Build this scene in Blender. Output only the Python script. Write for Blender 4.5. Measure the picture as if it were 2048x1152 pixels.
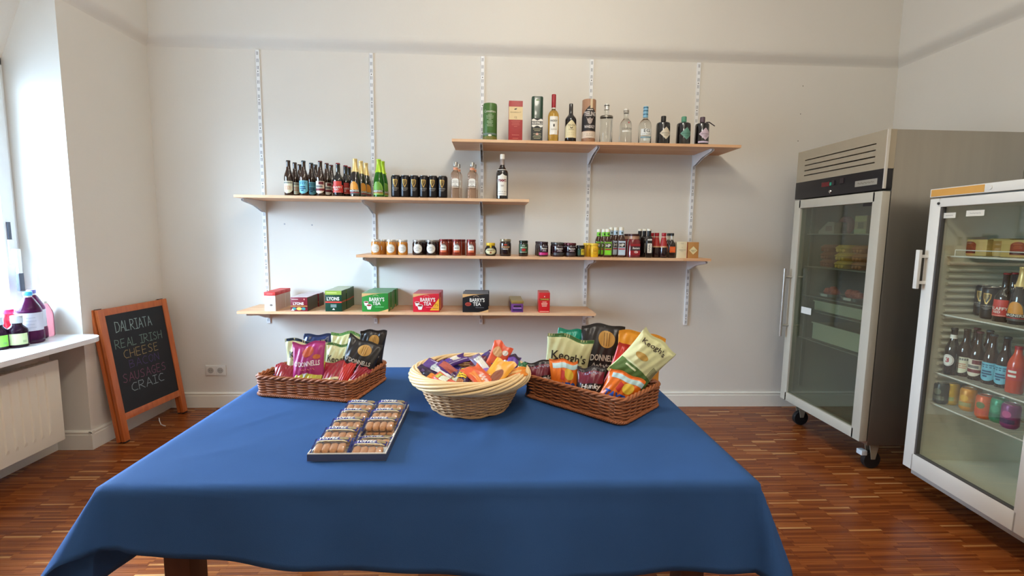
import bpy, bmesh, math, random
from mathutils import Vector, Matrix, Euler
from math import sin, cos, pi, radians as R_, sqrt, atan2
random.seed(11)
SC = bpy.context.scene
COL = SC.collection
for o in list(bpy.data.objects): bpy.data.objects.remove(o)

# ------------------------------------------------------------------ camera, world, lamps, exposure
CAM = Vector((0.0, -3.7412, 1.3642)); FPX = 966.87
CR = Vector((0.998999, -0.0427738, 0.0130876)); CU = Vector((-0.0083244, 0.1096954, 0.9939304)); CF = Vector((0.0439498, 0.9930445, -0.1092296))
cam_d = bpy.data.cameras.new('camera'); cam = bpy.data.objects.new('camera', cam_d); COL.objects.link(cam)
cam_d.sensor_width = 36; cam_d.lens = 36 * FPX / 2048; cam_d.clip_start = 0.02
cam.matrix_world = Matrix(((CR.x, CU.x, -CF.x, CAM.x), (CR.y, CU.y, -CF.y, CAM.y), (CR.z, CU.z, -CF.z, CAM.z), (0, 0, 0, 1)))
SC.camera = cam
def at(px, py, ax, val):
    d = CF + CR * ((px - 1024) / FPX) - CU * ((py - 576) / FPX)
    return CAM + d * ((val - CAM[ax]) / d[ax])
def ppx(p):
    d = Vector(p) - CAM; z = d.dot(CF)
    return (1024 + FPX * d.dot(CR) / z, 576 - FPX * d.dot(CU) / z, z)

SC.view_settings.view_transform = 'Standard'; SC.view_settings.look = 'None'
SC.view_settings.gamma = 1; SC.view_settings.use_curve_mapping = False
SC.view_settings.exposure = 0.18
try:
    SC.cycles.use_denoising = True; SC.cycles.max_bounces = 10; SC.cycles.transparent_max_bounces = 12
    SC.cycles.sample_clamp_indirect = 6.0; SC.cycles.caustics_refractive = False; SC.cycles.caustics_reflective = False
except Exception: pass

def lin(c):
    f = lambda v: v / 12.92 if v <= .04045 else ((v + .055) / 1.055) ** 2.4
    return tuple(f(x / 255.0) for x in c[:3])

W = bpy.data.worlds.new('daylight'); SC.world = W; W.use_nodes = True
wn = W.node_tree.nodes; wl = W.node_tree.links
bg = wn['Background']
# overcast sky: three times brighter overhead than at the horizon, dim ground below
wt = wn.new('ShaderNodeTexCoord'); ws = wn.new('ShaderNodeSeparateXYZ'); wl.new(wt.outputs['Generated'], ws.inputs[0])
wr = wn.new('ShaderNodeMapRange'); wr.inputs['From Min'].default_value = 0; wr.inputs['From Max'].default_value = 1; wr.inputs['To Min'].default_value = .33; wr.inputs['To Max'].default_value = 1
wl.new(ws.outputs['Z'], wr.inputs['Value'])
wg = wn.new('ShaderNodeMath'); wg.operation = 'GREATER_THAN'; wg.inputs[1].default_value = 0; wl.new(ws.outputs['Z'], wg.inputs[0])
wx = wn.new('ShaderNodeMix'); wx.data_type = 'FLOAT'; wx.inputs[2].default_value = .10; wl.new(wg.outputs[0], wx.inputs[0]); wl.new(wr.outputs[0], wx.inputs[3])
wm = wn.new('ShaderNodeMath'); wm.operation = 'MULTIPLY'; wm.inputs[1].default_value = 80.0; wl.new(wx.outputs[0], wm.inputs[0]); wl.new(wm.outputs[0], bg.inputs['Strength'])
bg.inputs['Color'].default_value = (0.56, 0.76, 1.0, 1)

def area(name, loc, size, power, col, rot=(0, 0, 0), sy=None):
    l = bpy.data.lights.new(name, 'AREA'); l.energy = power; l.color = col; l.size = size
    if sy: l.shape = 'RECTANGLE'; l.size_y = sy
    o = bpy.data.objects.new(name, l); o.location = loc; o.rotation_euler = rot; COL.objects.link(o); return o
for lx, ly, p in ((0.35, -1.75, 30), (0.35, -3.2, 37), (0.35, -4.8, 39)):      # three opal globe lamps under the ceiling
    l_ = bpy.data.lights.new('ceiling_lamp', 'POINT'); l_.energy = p; l_.color = (1.0, 0.93, 0.80); l_.shadow_soft_size = .16
    o_ = bpy.data.objects.new('ceiling_lamp', l_); o_.location = (lx, ly, 3.12); COL.objects.link(o_)
pt = area('window_portal', (-2.86, -1.5, 1.62), 1.5, 1, (1, 1, 1), rot=(0, -pi / 2, 0), sy=1.5)
pt.data.cycles.is_portal = True

# ------------------------------------------------------------------ materials
MATS = {}
def mat(name, c, rough=.5, metal=0., noise=.05, scale=30., trans=0., ior=1.45, bump=0., bscale=None, coat=0., spec=.5, stretch=None, alpha=None, emit=None):
    if name in MATS: return MATS[name]
    m = bpy.data.materials.new(name); m.use_nodes = True; nt = m.node_tree; b = nt.nodes['Principled BSDF']
    col = lin(c); b.inputs['Roughness'].default_value = rough; b.inputs['Metallic'].default_value = metal
    b.inputs['IOR'].default_value = ior; b.inputs['Transmission Weight'].default_value = trans
    b.inputs['Coat Weight'].default_value = coat; b.inputs['Coat Roughness'].default_value = .08
    b.inputs['Specular IOR Level'].default_value = spec
    tc = nt.nodes.new('ShaderNodeTexCoord'); mp = nt.nodes.new('ShaderNodeMapping'); nt.links.new(tc.outputs['Object'], mp.inputs['Vector'])
    if stretch: mp.inputs['Scale'].default_value = stretch
    nz = nt.nodes.new('ShaderNodeTexNoise'); nz.inputs['Scale'].default_value = scale; nz.inputs['Detail'].default_value = 4
    nt.links.new(mp.outputs['Vector'], nz.inputs['Vector'])
    mx = nt.nodes.new('ShaderNodeMix'); mx.data_type = 'RGBA'
    mx.inputs[6].default_value = (*[max(0, x * (1 - noise)) for x in col], 1); mx.inputs[7].default_value = (*[min(1, x * (1 + noise)) for x in col], 1)
    nt.links.new(nz.outputs['Fac'], mx.inputs[0]); nt.links.new(mx.outputs[2], b.inputs['Base Color'])
    if bump:
        bp = nt.nodes.new('ShaderNodeBump'); bp.inputs['Strength'].default_value = bump; bp.inputs['Distance'].default_value = .004
        n2 = nz
        if bscale:
            n2 = nt.nodes.new('ShaderNodeTexNoise'); n2.inputs['Scale'].default_value = bscale; n2.inputs['Detail'].default_value = 3; nt.links.new(mp.outputs['Vector'], n2.inputs['Vector'])
        nt.links.new(n2.outputs['Fac'], bp.inputs['Height']); nt.links.new(bp.outputs['Normal'], b.inputs['Normal'])
    if alpha is not None: b.inputs['Alpha'].default_value = alpha
    if emit: b.inputs['Emission Color'].default_value = (*lin(emit[0]), 1); b.inputs['Emission Strength'].default_value = emit[1]
    MATS[name] = m; return m
def thin_glass(name, tint, refl=.9, rough=.02, base=.0, ior=1.5):
    if name in MATS: return MATS[name]
    m = bpy.data.materials.new(name); m.use_nodes = True; nt = m.node_tree; nt.nodes.clear()
    o = nt.nodes.new('ShaderNodeOutputMaterial'); t = nt.nodes.new('ShaderNodeBsdfTransparent'); g = nt.nodes.new('ShaderNodeBsdfGlossy')
    t.inputs['Color'].default_value = (*tint, 1); g.inputs['Roughness'].default_value = rough; g.inputs['Color'].default_value = (refl, refl, refl, 1)
    fr = nt.nodes.new('ShaderNodeLayerWeight'); fr.inputs['Blend'].default_value = .5
    pw = nt.nodes.new('ShaderNodeMath'); pw.operation = 'POWER'; pw.inputs[1].default_value = 4.0; nt.links.new(fr.outputs['Facing'], pw.inputs[0])
    ad = nt.nodes.new('ShaderNodeMath'); ad.operation = 'MULTIPLY_ADD'; ad.use_clamp = True; ad.inputs[1].default_value = .8; ad.inputs[2].default_value = .04 + base; nt.links.new(pw.outputs[0], ad.inputs[0])
    mx = nt.nodes.new('ShaderNodeMixShader'); nt.links.new(ad.outputs[0], mx.inputs[0]); nt.links.new(t.outputs[0], mx.inputs[1]); nt.links.new(g.outputs[0], mx.inputs[2])
    nt.links.new(mx.outputs[0], o.inputs['Surface']); MATS[name] = m; return m
def paper(c, name=None, rough=.45): return mat(name or 'print_%02x%02x%02x' % tuple(int(x) for x in c), c, rough=rough, noise=.04, scale=60)
def foil(c): return mat('foil_%02x%02x%02x' % tuple(c), c, rough=.3, noise=.12, scale=14, spec=.6, bump=.25, bscale=45)

def wood(name, c1, c2, scale=(1, 12, 12), rough=.45, coat=0., nscale=6):
    if name in MATS: return MATS[name]
    m = bpy.data.materials.new(name); m.use_nodes = True; nt = m.node_tree; b = nt.nodes['Principled BSDF']
    tc = nt.nodes.new('ShaderNodeTexCoord'); mp = nt.nodes.new('ShaderNodeMapping'); mp.inputs['Scale'].default_value = scale
    nz = nt.nodes.new('ShaderNodeTexNoise'); nz.inputs['Scale'].default_value = nscale; nz.inputs['Detail'].default_value = 6; nz.inputs['Distortion'].default_value = .6
    cr = nt.nodes.new('ShaderNodeValToRGB'); cr.color_ramp.elements[0].color = (*lin(c1), 1); cr.color_ramp.elements[1].color = (*lin(c2), 1)
    cr.color_ramp.elements[0].position = .3; cr.color_ramp.elements[1].position = .7
    nt.links.new(tc.outputs['Object'], mp.inputs['Vector']); nt.links.new(mp.outputs['Vector'], nz.inputs['Vector']); nt.links.new(nz.outputs['Fac'], cr.inputs['Fac'])
    nt.links.new(cr.outputs['Color'], b.inputs['Base Color']); b.inputs['Roughness'].default_value = rough; b.inputs['Coat Weight'].default_value = coat
    MATS[name] = m; return m
def tone_ramp(name, src, stops, rough, bump=True):
    m = bpy.data.materials.new(name); m.use_nodes = True; nt = m.node_tree; b = nt.nodes['Principled BSDF']
    if src == 'island': s = nt.nodes.new('ShaderNodeNewGeometry').outputs['Random Per Island']
    else: s = nt.nodes.new('ShaderNodeObjectInfo').outputs['Random']
    cr = nt.nodes.new('ShaderNodeValToRGB'); e = cr.color_ramp.elements
    for i, (p, c) in enumerate(stops):
        el = e[i] if i < 2 else e.new(p)
        el.position = p; el.color = (*lin(c), 1)
    tc = nt.nodes.new("ShaderNodeNewGeometry"); mp = nt.nodes.new("ShaderNodeMapping"); mp.inputs["Scale"].default_value = (1.2, 1.6, 1)
    nz = nt.nodes.new('ShaderNodeTexNoise'); nz.inputs['Scale'].default_value = 1.6; nz.inputs['Detail'].default_value = 2
    nt.links.new(tc.outputs['Position'], mp.inputs['Vector']); nt.links.new(mp.outputs['Vector'], nz.inputs['Vector'])
    ma = nt.nodes.new('ShaderNodeMath'); ma.operation = 'MULTIPLY_ADD'; ma.inputs[1].default_value = .16; ma.inputs[2].default_value = -.09
    nt.links.new(nz.outputs['Fac'], ma.inputs[0])
    mb = nt.nodes.new('ShaderNodeMath'); mb.operation = 'ADD'; mb.use_clamp = True; nt.links.new(ma.outputs[0], mb.inputs[0]); nt.links.new(s, mb.inputs[1])
    nt.links.new(mb.outputs[0], cr.inputs['Fac'])
    g = nt.nodes.new('ShaderNodeTexNoise'); g.inputs['Scale'].default_value = 40; g.inputs['Detail'].default_value = 3
    mp2 = nt.nodes.new('ShaderNodeMapping'); mp2.inputs['Scale'].default_value = (.15, 2.5, 1); nt.links.new(tc.outputs['Position'], mp2.inputs['Vector']); nt.links.new(mp2.outputs['Vector'], g.inputs['Vector'])
    mx = nt.nodes.new('ShaderNodeMix'); mx.data_type = 'RGBA'; mx.blend_type = 'MULTIPLY'; mx.inputs[0].default_value = .55
    nt.links.new(cr.outputs['Color'], mx.inputs[6]); nt.links.new(g.outputs['Color'], mx.inputs[7])
    hs = nt.nodes.new('ShaderNodeRGBToBW'); nt.links.new(g.outputs['Color'], hs.inputs[0]); nt.links.new(hs.outputs[0], mx.inputs[7])
    nt.links.new(mx.outputs[2], b.inputs['Base Color']); b.inputs['Roughness'].default_value = rough; b.inputs['Specular IOR Level'].default_value = .4
    return m

# ------------------------------------------------------------------ mesh helpers: a shape is (verts, faces)
def join(shapes):
    V, F = [], []
    for v, f in shapes:
        n = len(V); V += list(v); F += [tuple(i + n for i in q) for q in f]
    return V, F
def xf(shape, M): return [tuple(M @ Vector(p)) for p in shape[0]], shape[1]
def mv(shape, x=0, y=0, z=0): return [(p[0] + x, p[1] + y, p[2] + z) for p in shape[0]], shape[1]
def box(x0, x1, y0, y1, z0, z1):
    return [(x0, y0, z0), (x1, y0, z0), (x1, y1, z0), (x0, y1, z0), (x0, y0, z1), (x1, y0, z1), (x1, y1, z1), (x0, y1, z1)], \
           [(0, 3, 2, 1), (4, 5, 6, 7), (0, 1, 5, 4), (1, 2, 6, 5), (2, 3, 7, 6), (3, 0, 4, 7)]
def bbox(x0, x1, y0, y1, z0, z1, b=.002):
    bm = bmesh.new(); v, f = box(x0, x1, y0, y1, z0, z1); vs = [bm.verts.new(p) for p in v]
    for q in f: bm.faces.new([vs[i] for i in q])
    bmesh.ops.bevel(bm, geom=list(bm.edges), offset=b, segments=2, affect='EDGES', profile=.6)
    bm.verts.index_update(); out = [tuple(v.co) for v in bm.verts], [tuple(v.index for v in q.verts) for q in bm.faces]; bm.free(); return out
def prism(pts, h0, h1, axis=2):
    n = len(pts); P = lambda a, b, h: (a, b, h) if axis == 2 else ((a, h, b) if axis == 1 else (h, a, b))
    V = [P(a, b, h0) for a, b in pts] + [P(a, b, h1) for a, b in pts]
    F = [tuple(range(n))[::-1], tuple(range(n, 2 * n))] + [(i, (i + 1) % n, (i + 1) % n + n, i + n) for i in range(n)]
    return V, F
def rings(rs, n=28, capped=True):
    """loft of superellipse rings (rx, ry, z, power)"""
    V, F = [], []
    for r in rs:
        rx, z = r[0], r[-1] if len(r) == 2 else r[2]
        ry = r[0] if len(r) == 2 else r[1]; p = 2 if len(r) < 4 else r[3]
        for k in range(n):
            a = 2 * pi * k / n + pi / n; c, s = cos(a), sin(a)
            V.append((rx * math.copysign(abs(c) ** (2 / p), c), ry * math.copysign(abs(s) ** (2 / p), s), z))
    m = len(rs)
    for j in range(m - 1):
        for k in range(n): F.append((j * n + k, j * n + (k + 1) % n, (j + 1) * n + (k + 1) % n, (j + 1) * n + k))
    if capped: F.append(tuple(range(n))[::-1]); F.append(tuple(range((m - 1) * n, m * n)))
    return V, F
def tube(pts, r, n=6, closed=False):
    V, F = [], []; m = len(pts); P = [Vector(p) for p in pts]; rr = r if isinstance(r, (list, tuple)) else [r] * m
    for i in range(m):
        a = P[(i - 1) % m] if (closed or i) else P[0]; b = P[(i + 1) % m] if (closed or i < m - 1) else P[-1]
        t = (b - a).normalized(); up = Vector((0, 0, 1)) if abs(t.z) < .9 else Vector((1, 0, 0))
        s = t.cross(up).normalized(); u = s.cross(t)
        for k in range(n):
            an = 2 * pi * k / n; V.append(tuple(P[i] + (s * cos(an) + u * sin(an)) * rr[i]))
    for i in range(m if closed else m - 1):
        j = (i + 1) % m
        for k in range(n): F.append((i * n + k, i * n + (k + 1) % n, j * n + (k + 1) % n, j * n + k))
    if not closed: F.append(tuple(range(n))[::-1]); F.append(tuple(range((m - 1) * n, m * n)))
    return V, F
def mesh_of(name, shape, m, smooth=False):
    me = bpy.data.meshes.new(name); me.from_pydata([tuple(v) for v in shape[0]], [], shape[1]); me.update()
    if m is not None: me.materials.append(m)
    if smooth:
        me.polygons.foreach_set('use_smooth', [True] * len(me.polygons))
        try: me.set_sharp_from_angle(angle=R_(smooth if smooth is not True else 40))
        except Exception: pass
    return me
def obj(name, shape, m=None, parent=None, smooth=False, loc=None, rot=None):
    me = shape if isinstance(shape, bpy.types.Mesh) else mesh_of(name, shape, m, smooth)
    o = bpy.data.objects.new(name, me); COL.objects.link(o)
    if parent: o.parent = parent
    if loc: o.location = loc
    if rot: o.rotation_euler = rot
    return o
def tag(o, label, cat, group=None, kind=None):
    if label: o['label'] = label
    if cat: o['category'] = cat
    if group: o['group'] = group
    if kind: o['kind'] = kind
    return o
def struct(name, shape, m, smooth=False, parent=None):
    o = obj(name, shape, m, parent, smooth)
    if not parent: o['kind'] = 'structure'
    return o
def thing(name, label, cat, loc=(0, 0, 0), rz=0., group=None, rot=None):
    o = bpy.data.objects.new(name, None); COL.objects.link(o); o.empty_display_size = .02
    o.location = loc; o.rotation_euler = rot or (0, 0, rz); return tag(o, label, cat, group)
def dup(root, loc, label, rz=None, rot=None):
    r = root.copy(); COL.objects.link(r); r.location = loc; r['label'] = label
    if rz is not None: r.rotation_euler = (0, 0, rz)
    if rot is not None: r.rotation_euler = rot
    for ch in list(root.children):
        c = ch.copy(); COL.objects.link(c); c.parent = r
        for g in list(ch.children):
            d = g.copy(); COL.objects.link(d); d.parent = c
    return r

# ------------------------------------------------------------------ flat print: 2D shapes wrapped on a surface
def sh_rect(w, h, nu=8, nv=1):
    V = [(w * (i / nu - .5), h * (j / nv - .5)) for j in range(nv + 1) for i in range(nu + 1)]
    return V, [(j * (nu + 1) + i, j * (nu + 1) + i + 1, (j + 1) * (nu + 1) + i + 1, (j + 1) * (nu + 1) + i) for j in range(nv) for i in range(nu)]
def sh_disc(rx, ry, n=20, m=4):
    V = [(0, 0)] + [(rx * q / m * cos(2 * pi * k / n), ry * q / m * sin(2 * pi * k / n)) for q in range(1, m + 1) for k in range(n)]
    F = [(0, k + 1, (k + 1) % n + 1) for k in range(n)]
    for q in range(m - 1): F += [(1 + q * n + k, 1 + (q + 1) * n + k, 1 + (q + 1) * n + (k + 1) % n, 1 + q * n + (k + 1) % n) for k in range(n)]
    return V, F
def refine(s, L):
    """cut long triangles so that print can follow a puffed surface"""
    V, F, key = [], [], {}
    def vid(p):
        k = (round(p[0], 6), round(p[1], 6))
        if k not in key: key[k] = len(V); V.append(p)
        return key[k]
    for f in s[1]:
        for i in range(1, len(f) - 1):
            st = [(s[0][f[0]], s[0][f[i]], s[0][f[i + 1]])]
            while st:
                a, b, c = st.pop(); d = [math.dist(a, b), math.dist(b, c), math.dist(c, a)]; q = d.index(max(d))
                if d[q] <= L:
                    t_ = (vid(a), vid(b), vid(c))
                    if len(set(t_)) == 3: F.append(t_)
                    continue
                if q == 1: a, b, c = b, c, a
                elif q == 2: a, b, c = c, a, b
                m_ = ((a[0] + b[0]) / 2, (a[1] + b[1]) / 2); st += [(a, m_, c), (m_, b, c)]
    return V, F
def sh_ring(rx, ry, t, n=22):
    V = [(rx * cos(2 * pi * k / n), ry * sin(2 * pi * k / n)) for k in range(n)] + [((rx - t) * cos(2 * pi * k / n), (ry - t) * sin(2 * pi * k / n)) for k in range(n)]
    return V, [(k, (k + 1) % n, (k + 1) % n + n, k + n) for k in range(n)]
def sh_poly(pts): return list(pts), [tuple(range(len(pts)))]
def sh_strip(lo, hi):
    n = len(lo); return list(lo) + list(hi), [(i, i + 1, n + i + 1, n + i) for i in range(n - 1)]
def sh_lines(ws, gap, t, y0=0.):
    return join2([sh2(sh_rect(w, t, 4), 0, y0 - i * gap) for i, w in enumerate(ws)])
def sh2(s, dx=0, dy=0, rot=0, sx=1, sy=1, shear=0):
    c, q = cos(rot), sin(rot); out = []
    for x, y in s[0]:
        x = x * sx + shear * y; y *= sy; out.append((c * x - q * y + dx, q * x + c * y + dy))
    return out, s[1]
def join2(shapes):
    V, F = [], []
    for v, f in shapes:
        n = len(V); V += list(v); F += [tuple(i + n for i in q) for q in f]
    return V, F
TXT = {}
def sh_text(s, w=None, h=None, bold=.0, spacing=1., shear=0.):
    key = (s, bold, spacing, shear)
    if key not in TXT:
        cu = bpy.data.curves.new('t', 'FONT'); cu.body = s; cu.size = 1; cu.align_x = 'CENTER'; cu.align_y = 'CENTER'; cu.resolution_u = 2
        cu.offset = bold; cu.space_character = spacing; cu.shear = shear; cu.fill_mode = 'FRONT'
        o = bpy.data.objects.new('t', cu); COL.objects.link(o)
        dg = bpy.context.evaluated_depsgraph_get(); me = bpy.data.meshes.new_from_object(o.evaluated_get(dg))
        V = [(v.co.x, v.co.y) for v in me.vertices]; F = [tuple(p.vertices) for p in me.polygons]
        bpy.data.objects.remove(o); bpy.data.curves.remove(cu); bpy.data.meshes.remove(me)
        xs = [p[0] for p in V]; ys = [p[1] for p in V]; cx, cy = (min(xs) + max(xs)) / 2, (min(ys) + max(ys)) / 2
        TXT[key] = [(x - cx, y - cy) for x, y in V], F, max(xs) - min(xs), max(ys) - min(ys)
    V, F, tw, th = TXT[key]
    sx = w / tw if w else h / th; sy = h / th if h else w / tw
    return [(x * sx, y * sy) for x, y in V], F
def on_flat(y): return lambda u, v, e: (u, y - e, v)
def on_cyl(r): return lambda u, v, e: ((r + e) * sin(u / r), -(r + e) * cos(u / r), v)
def dec(s, surf, du=0, dv=0, e=.0005): return [surf(x + du, y + dv, e) for x, y in s[0]], s[1]
def decs(root, lst, surf):
    for nm, s, du, dv, m, e in lst: obj(nm, dec(s, surf, du, dv, e), m, root)

# stroke letters for the chalk writing
STK = {'D': [[(0, 0), (0, 1)], [(0, 1), (.45, .9), (.65, .5), (.45, .1), (0, 0)]], 'A': [[(0, 0), (.32, 1), (.64, 0)], [(.12, .35), (.52, .35)]],
 'L': [[(0, 1), (0, 0), (.5, .02)]], 'R': [[(0, 0), (0, 1)], [(0, 1), (.45, .95), (.52, .72), (.4, .52), (0, .48)], [(.12, .48), (.58, 0)]],
 'I': [[(.02, 1), (.48, 1)], [(.25, 1), (.25, 0)], [(0, 0), (.5, 0)]], 'T': [[(0, 1), (.6, 1)], [(.3, 1), (.3, 0)]],
 'E': [[(.5, 1), (0, 1), (0, 0), (.5, 0)], [(0, .52), (.42, .52)]], 'S': [[(.52, .88), (.3, 1), (.06, .84), (.12, .62), (.42, .44), (.5, .2), (.3, .02), (0, .12)]],
 'H': [[(0, 0), (0, 1)], [(.55, 0), (.55, 1)], [(0, .5), (.55, .5)]], 'C': [[(.58, .92), (.3, 1), (.06, .72), (.04, .35), (.25, .03), (.6, .06)]],
 'B': [[(0, 0), (0, 1)], [(0, 1), (.4, .92), (.42, .64), (0, .53)], [(0, .53), (.5, .4), (.5, .1), (0, 0)]],
 'O': [[(.3, 1), (.04, .75), (.06, .25), (.3, 0), (.55, .25), (.56, .75), (.3, 1)]], 'N': [[(0, 0), (.02, 1), (.52, 0), (.54, 1)]],
 'U': [[(0, 1), (.03, .25), (.25, 0), (.5, .25), (.54, 1)]], 'G': [[(.56, .9), (.3, 1), (.05, .7), (.05, .3), (.28, .02), (.56, .12), (.56, .45), (.34, .45)]]}
def strokes(word, w, h, t, rnd):
    adv = []; x = 0
    for ch in word:
        x += .3 if ch == ' ' else 0
        adv.append(x); x += 0 if ch == ' ' else (.62 if ch == 'I' else .78)
    k = w / (x - .18); out = []
    for ch, a in zip(word, adv):
        for st in STK.get(ch, []):
            pts = [((px + a) * k + rnd.uniform(-.02, .02) * h, (py - .5) * h + rnd.uniform(-.025, .025) * h) for px, py in st]
            for (x0, y0), (x1, y1) in zip(pts, pts[1:]):
                L = math.hypot(x1 - x0, y1 - y0) or 1; nx, ny = -(y1 - y0) / L * t / 2, (x1 - x0) / L * t / 2
                ex, ey = (x1 - x0) / L * t * .3, (y1 - y0) / L * t * .3
                out.append(([(x0 - ex - nx, y0 - ey - ny), (x1 + ex - nx, y1 + ey - ny), (x1 + ex + nx, y1 + ey + ny), (x0 - ex + nx, y0 - ey + ny)], [(0, 1, 2, 3)]))
    V, F = join2(out); return [(x - w / 2, y) for x, y in V], F
def scribble(w, h, n=9):
    up, lo = [], []
    for i in range(n * 2 + 1):
        x = -w / 2 + w * i / (n * 2); y = h * .5 * (1 if i % 2 else -1) * (.6 + .4 * sin(i * 1.7)); up.append((x + h * .12, y + h * .1)); lo.append((x - h * .12, y - h * .1))
    return sh_strip(lo, up)
# ------------------------------------------------------------------ room shell
XL, XR, YB, YF, ZC = -2.48, 3.11, 0.0, -6.2, 3.5
WALL = mat('wall_plaster', (223, 218, 208), rough=.75, noise=.025, scale=3, bump=.12, bscale=60)
TRIMM = mat('skirting_paint', (232, 228, 216), rough=.4, noise=.02, scale=10)
CEILM = mat('ceiling_paint', (235, 233, 228), rough=.8, noise=.02, scale=4)
struct('wall_back', box(-3.2, XR + .3, 0, .2, -.1, ZC), WALL)
struct('wall_right', box(XR, XR + .2, YF, 0, -.1, ZC), WALL)
struct('wall_front', box(-3.2, XR + .3, YF - .2, YF, -.1, ZC), WALL)
struct('ceiling', box(-3.2, XR + .3, YF - .2, .2, ZC, ZC + .1), CEILM)
WY0, WY1, WZ0, WZ1 = -2.4, -.735, .73, 2.33
wl_parts = [box(-3.05, XL, WY1, 0, -.1, ZC), box(-3.05, -2.69, WY0, WY1, -.1, .70), box(-3.05, XL, YF, WY0, -.1, ZC),
            box(-3.05, XL, WY0, WY1, 2.95, ZC),
            prism([(-3.05, WZ1), (-2.80, WZ1), (-2.60, 2.80), (XL, 2.95), (-3.05, 2.95)], WY0, WY1, 1)]
for s_ in wl_parts: struct('wall_left', s_, WALL)
# the upper wall stands proud of the lower wall with a soft plaster shoulder
def shoulder(a, b): return [(0.0, 2.672), (-.004, 2.682), (-.012, 2.692), (-.022, 2.702), (-.036, 2.716), (-.050, 2.732), (-.057, 2.750), (-.059, 2.775), (-.060, 3.5), (.02, 3.5), (.02, 2.672)]
pf = shoulder(0, 0)
def run_profile(p, path_a, path_b, nrm):
    """extrude a (out, z) profile from a to b; out measured against nrm"""
    n = len(p); V = []
    for P in (path_a, path_b):
        for o_, z in p: V.append((P[0] - nrm[0] * o_, P[1] - nrm[1] * o_, z))
    return V, [(i, (i + 1) % n, (i + 1) % n + n, i + n) for i in range(n)] + [tuple(range(n))[::-1], tuple(range(n, 2 * n))]
struct('trim_1', run_profile(pf, (XL, 0), (XR, 0), (0, -1)), WALL, smooth=True)
struct('trim_2', run_profile(pf, (XR, 0), (XR, YF), (-1, 0)), WALL, smooth=True)
struct('trim_3', run_profile(pf, (XL, 0), (XL, WY1), (1, 0)), WALL, smooth=True)
# skirting boards with a stepped top moulding
bb = [(-.0, 0), (-.017, 0), (-.017, .094), (-.012, .098), (-.012, .103), (-.016, .106), (-.016, .112), (-.008, .119), (0, .12), (.004, .12), (.004, 0)]
struct('baseboard_back', run_profile(bb, (XL, 0), (XR, 0), (0, -1)), TRIMM)
struct('baseboard_right', run_profile(bb, (XR, 0), (XR, YF), (-1, 0)), TRIMM)
struct('baseboard_left', join([run_profile(bb, (XL, WY1 - .0160), (XL, 0), (1, 0)), run_profile(bb, (-2.69, WY1), (XL + .0165, WY1), (0, -1)), run_profile(bb, (-2.69, WY0), (-2.69, WY1), (1, 0))]), TRIMM)

# ------------------------------------------------------------------ parquet
PQ = [(0, (128, 62, 26)), (.3, (148, 76, 32)), (.7, (164, 88, 38)), (.93, (178, 102, 48)), (.955, (206, 138, 76)), (1, (226, 166, 104))]
PQI = tone_ramp('parquet_strips', 'island', PQ, .27); PQO = tone_ramp('parquet_strip_single', 'object', PQ, .27)
slab = bpy.data.materials.new('parquet_far'); slab.use_nodes = True; nt = slab.node_tree; b_ = nt.nodes['Principled BSDF']
tc = nt.nodes.new('ShaderNodeTexCoord'); br = nt.nodes.new('ShaderNodeTexBrick'); nt.links.new(tc.outputs['Object'], br.inputs['Vector'])
br.inputs['Scale'].default_value = 1; br.inputs['Brick Width'].default_value = .16; br.inputs['Row Height'].default_value = .0125; br.inputs['Mortar Size'].default_value = .0008
br.inputs['Color1'].default_value = (*lin((118, 58, 26)), 1); br.inputs['Color2'].default_value = (*lin((146, 78, 36)), 1); br.inputs['Mortar'].default_value = (*lin((50, 24, 12)), 1)
nt.links.new(br.outputs['Color'], b_.inputs['Base Color']); b_.inputs['Roughness'].default_value = .4
floor = struct('floor', box(-3.2, XR + .3, YF - .2, .2, -.12, -.0035), slab)
SL, SWD = .16, .0125
cells = []; rnd = random.Random(5)
ph = 0
for iy in range(int(2.6 / SWD)):
    y = -2.602 + iy * SWD
    if y + SWD > 0: continue
    if iy % 13 == 0: ph = rnd.choice((0, .08, .05, .115))
    x = -2.95 + ph + rnd.uniform(-.012, .012)
    while x < XR:
        x0, x1 = max(x, -2.69), min(x + SL, XR)
        if x1 - x0 > .02: cells.append((x0, x1, y, y + SWD, rnd.uniform(-.0003, .0003)))
        x += SL
def strip_mesh(L): g = .0004; return box(-L / 2 + g, L / 2 - g, -SWD / 2 + g, SWD / 2 - g, -.004, 0)
def seen(c):
    X, Y, z = ppx(((c[0] + c[1]) / 2, (c[2] + c[3]) / 2, 0))
    if not (0 < X < 2048 and 0 < Y < 1152): return False
    t = (.76 - 1.3642) / (0 - 1.3642); tx = (c[0] + c[1]) / 2 * t; ty = -3.7412 + ((c[2] + c[3]) / 2 + 3.7412) * t
    if -1.0 < tx < .70 and ty > -2.7 and ty < -1.58: return False
    if c[0] < -2.5 and c[2] > -.8: return False
    if c[1] > 2.2 and c[2] < -1.2: return False
    return True
vis = sorted([c for c in cells if seen(c) and abs(c[1] - c[0] - SL) < .001], key=lambda c: ((c[0] + c[1]) / 2) ** 2 + (c[2] + 3.74) ** 2)[:300]
vs = set(vis)
struct_rest = [mv(strip_mesh(c[1] - c[0]), (c[0] + c[1]) / 2, (c[2] + c[3]) / 2, c[4]) for c in cells if c not in vs]
so = obj('parquet_strips', join(struct_rest), PQI, floor); so['kind'] = 'stuff'
pme = mesh_of('parquet_strip', strip_mesh(SL), PQO)
for c in vis: obj('parquet_strip', pme, parent=floor, loc=((c[0] + c[1]) / 2, (c[2] + c[3]) / 2, c[4]))

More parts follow.
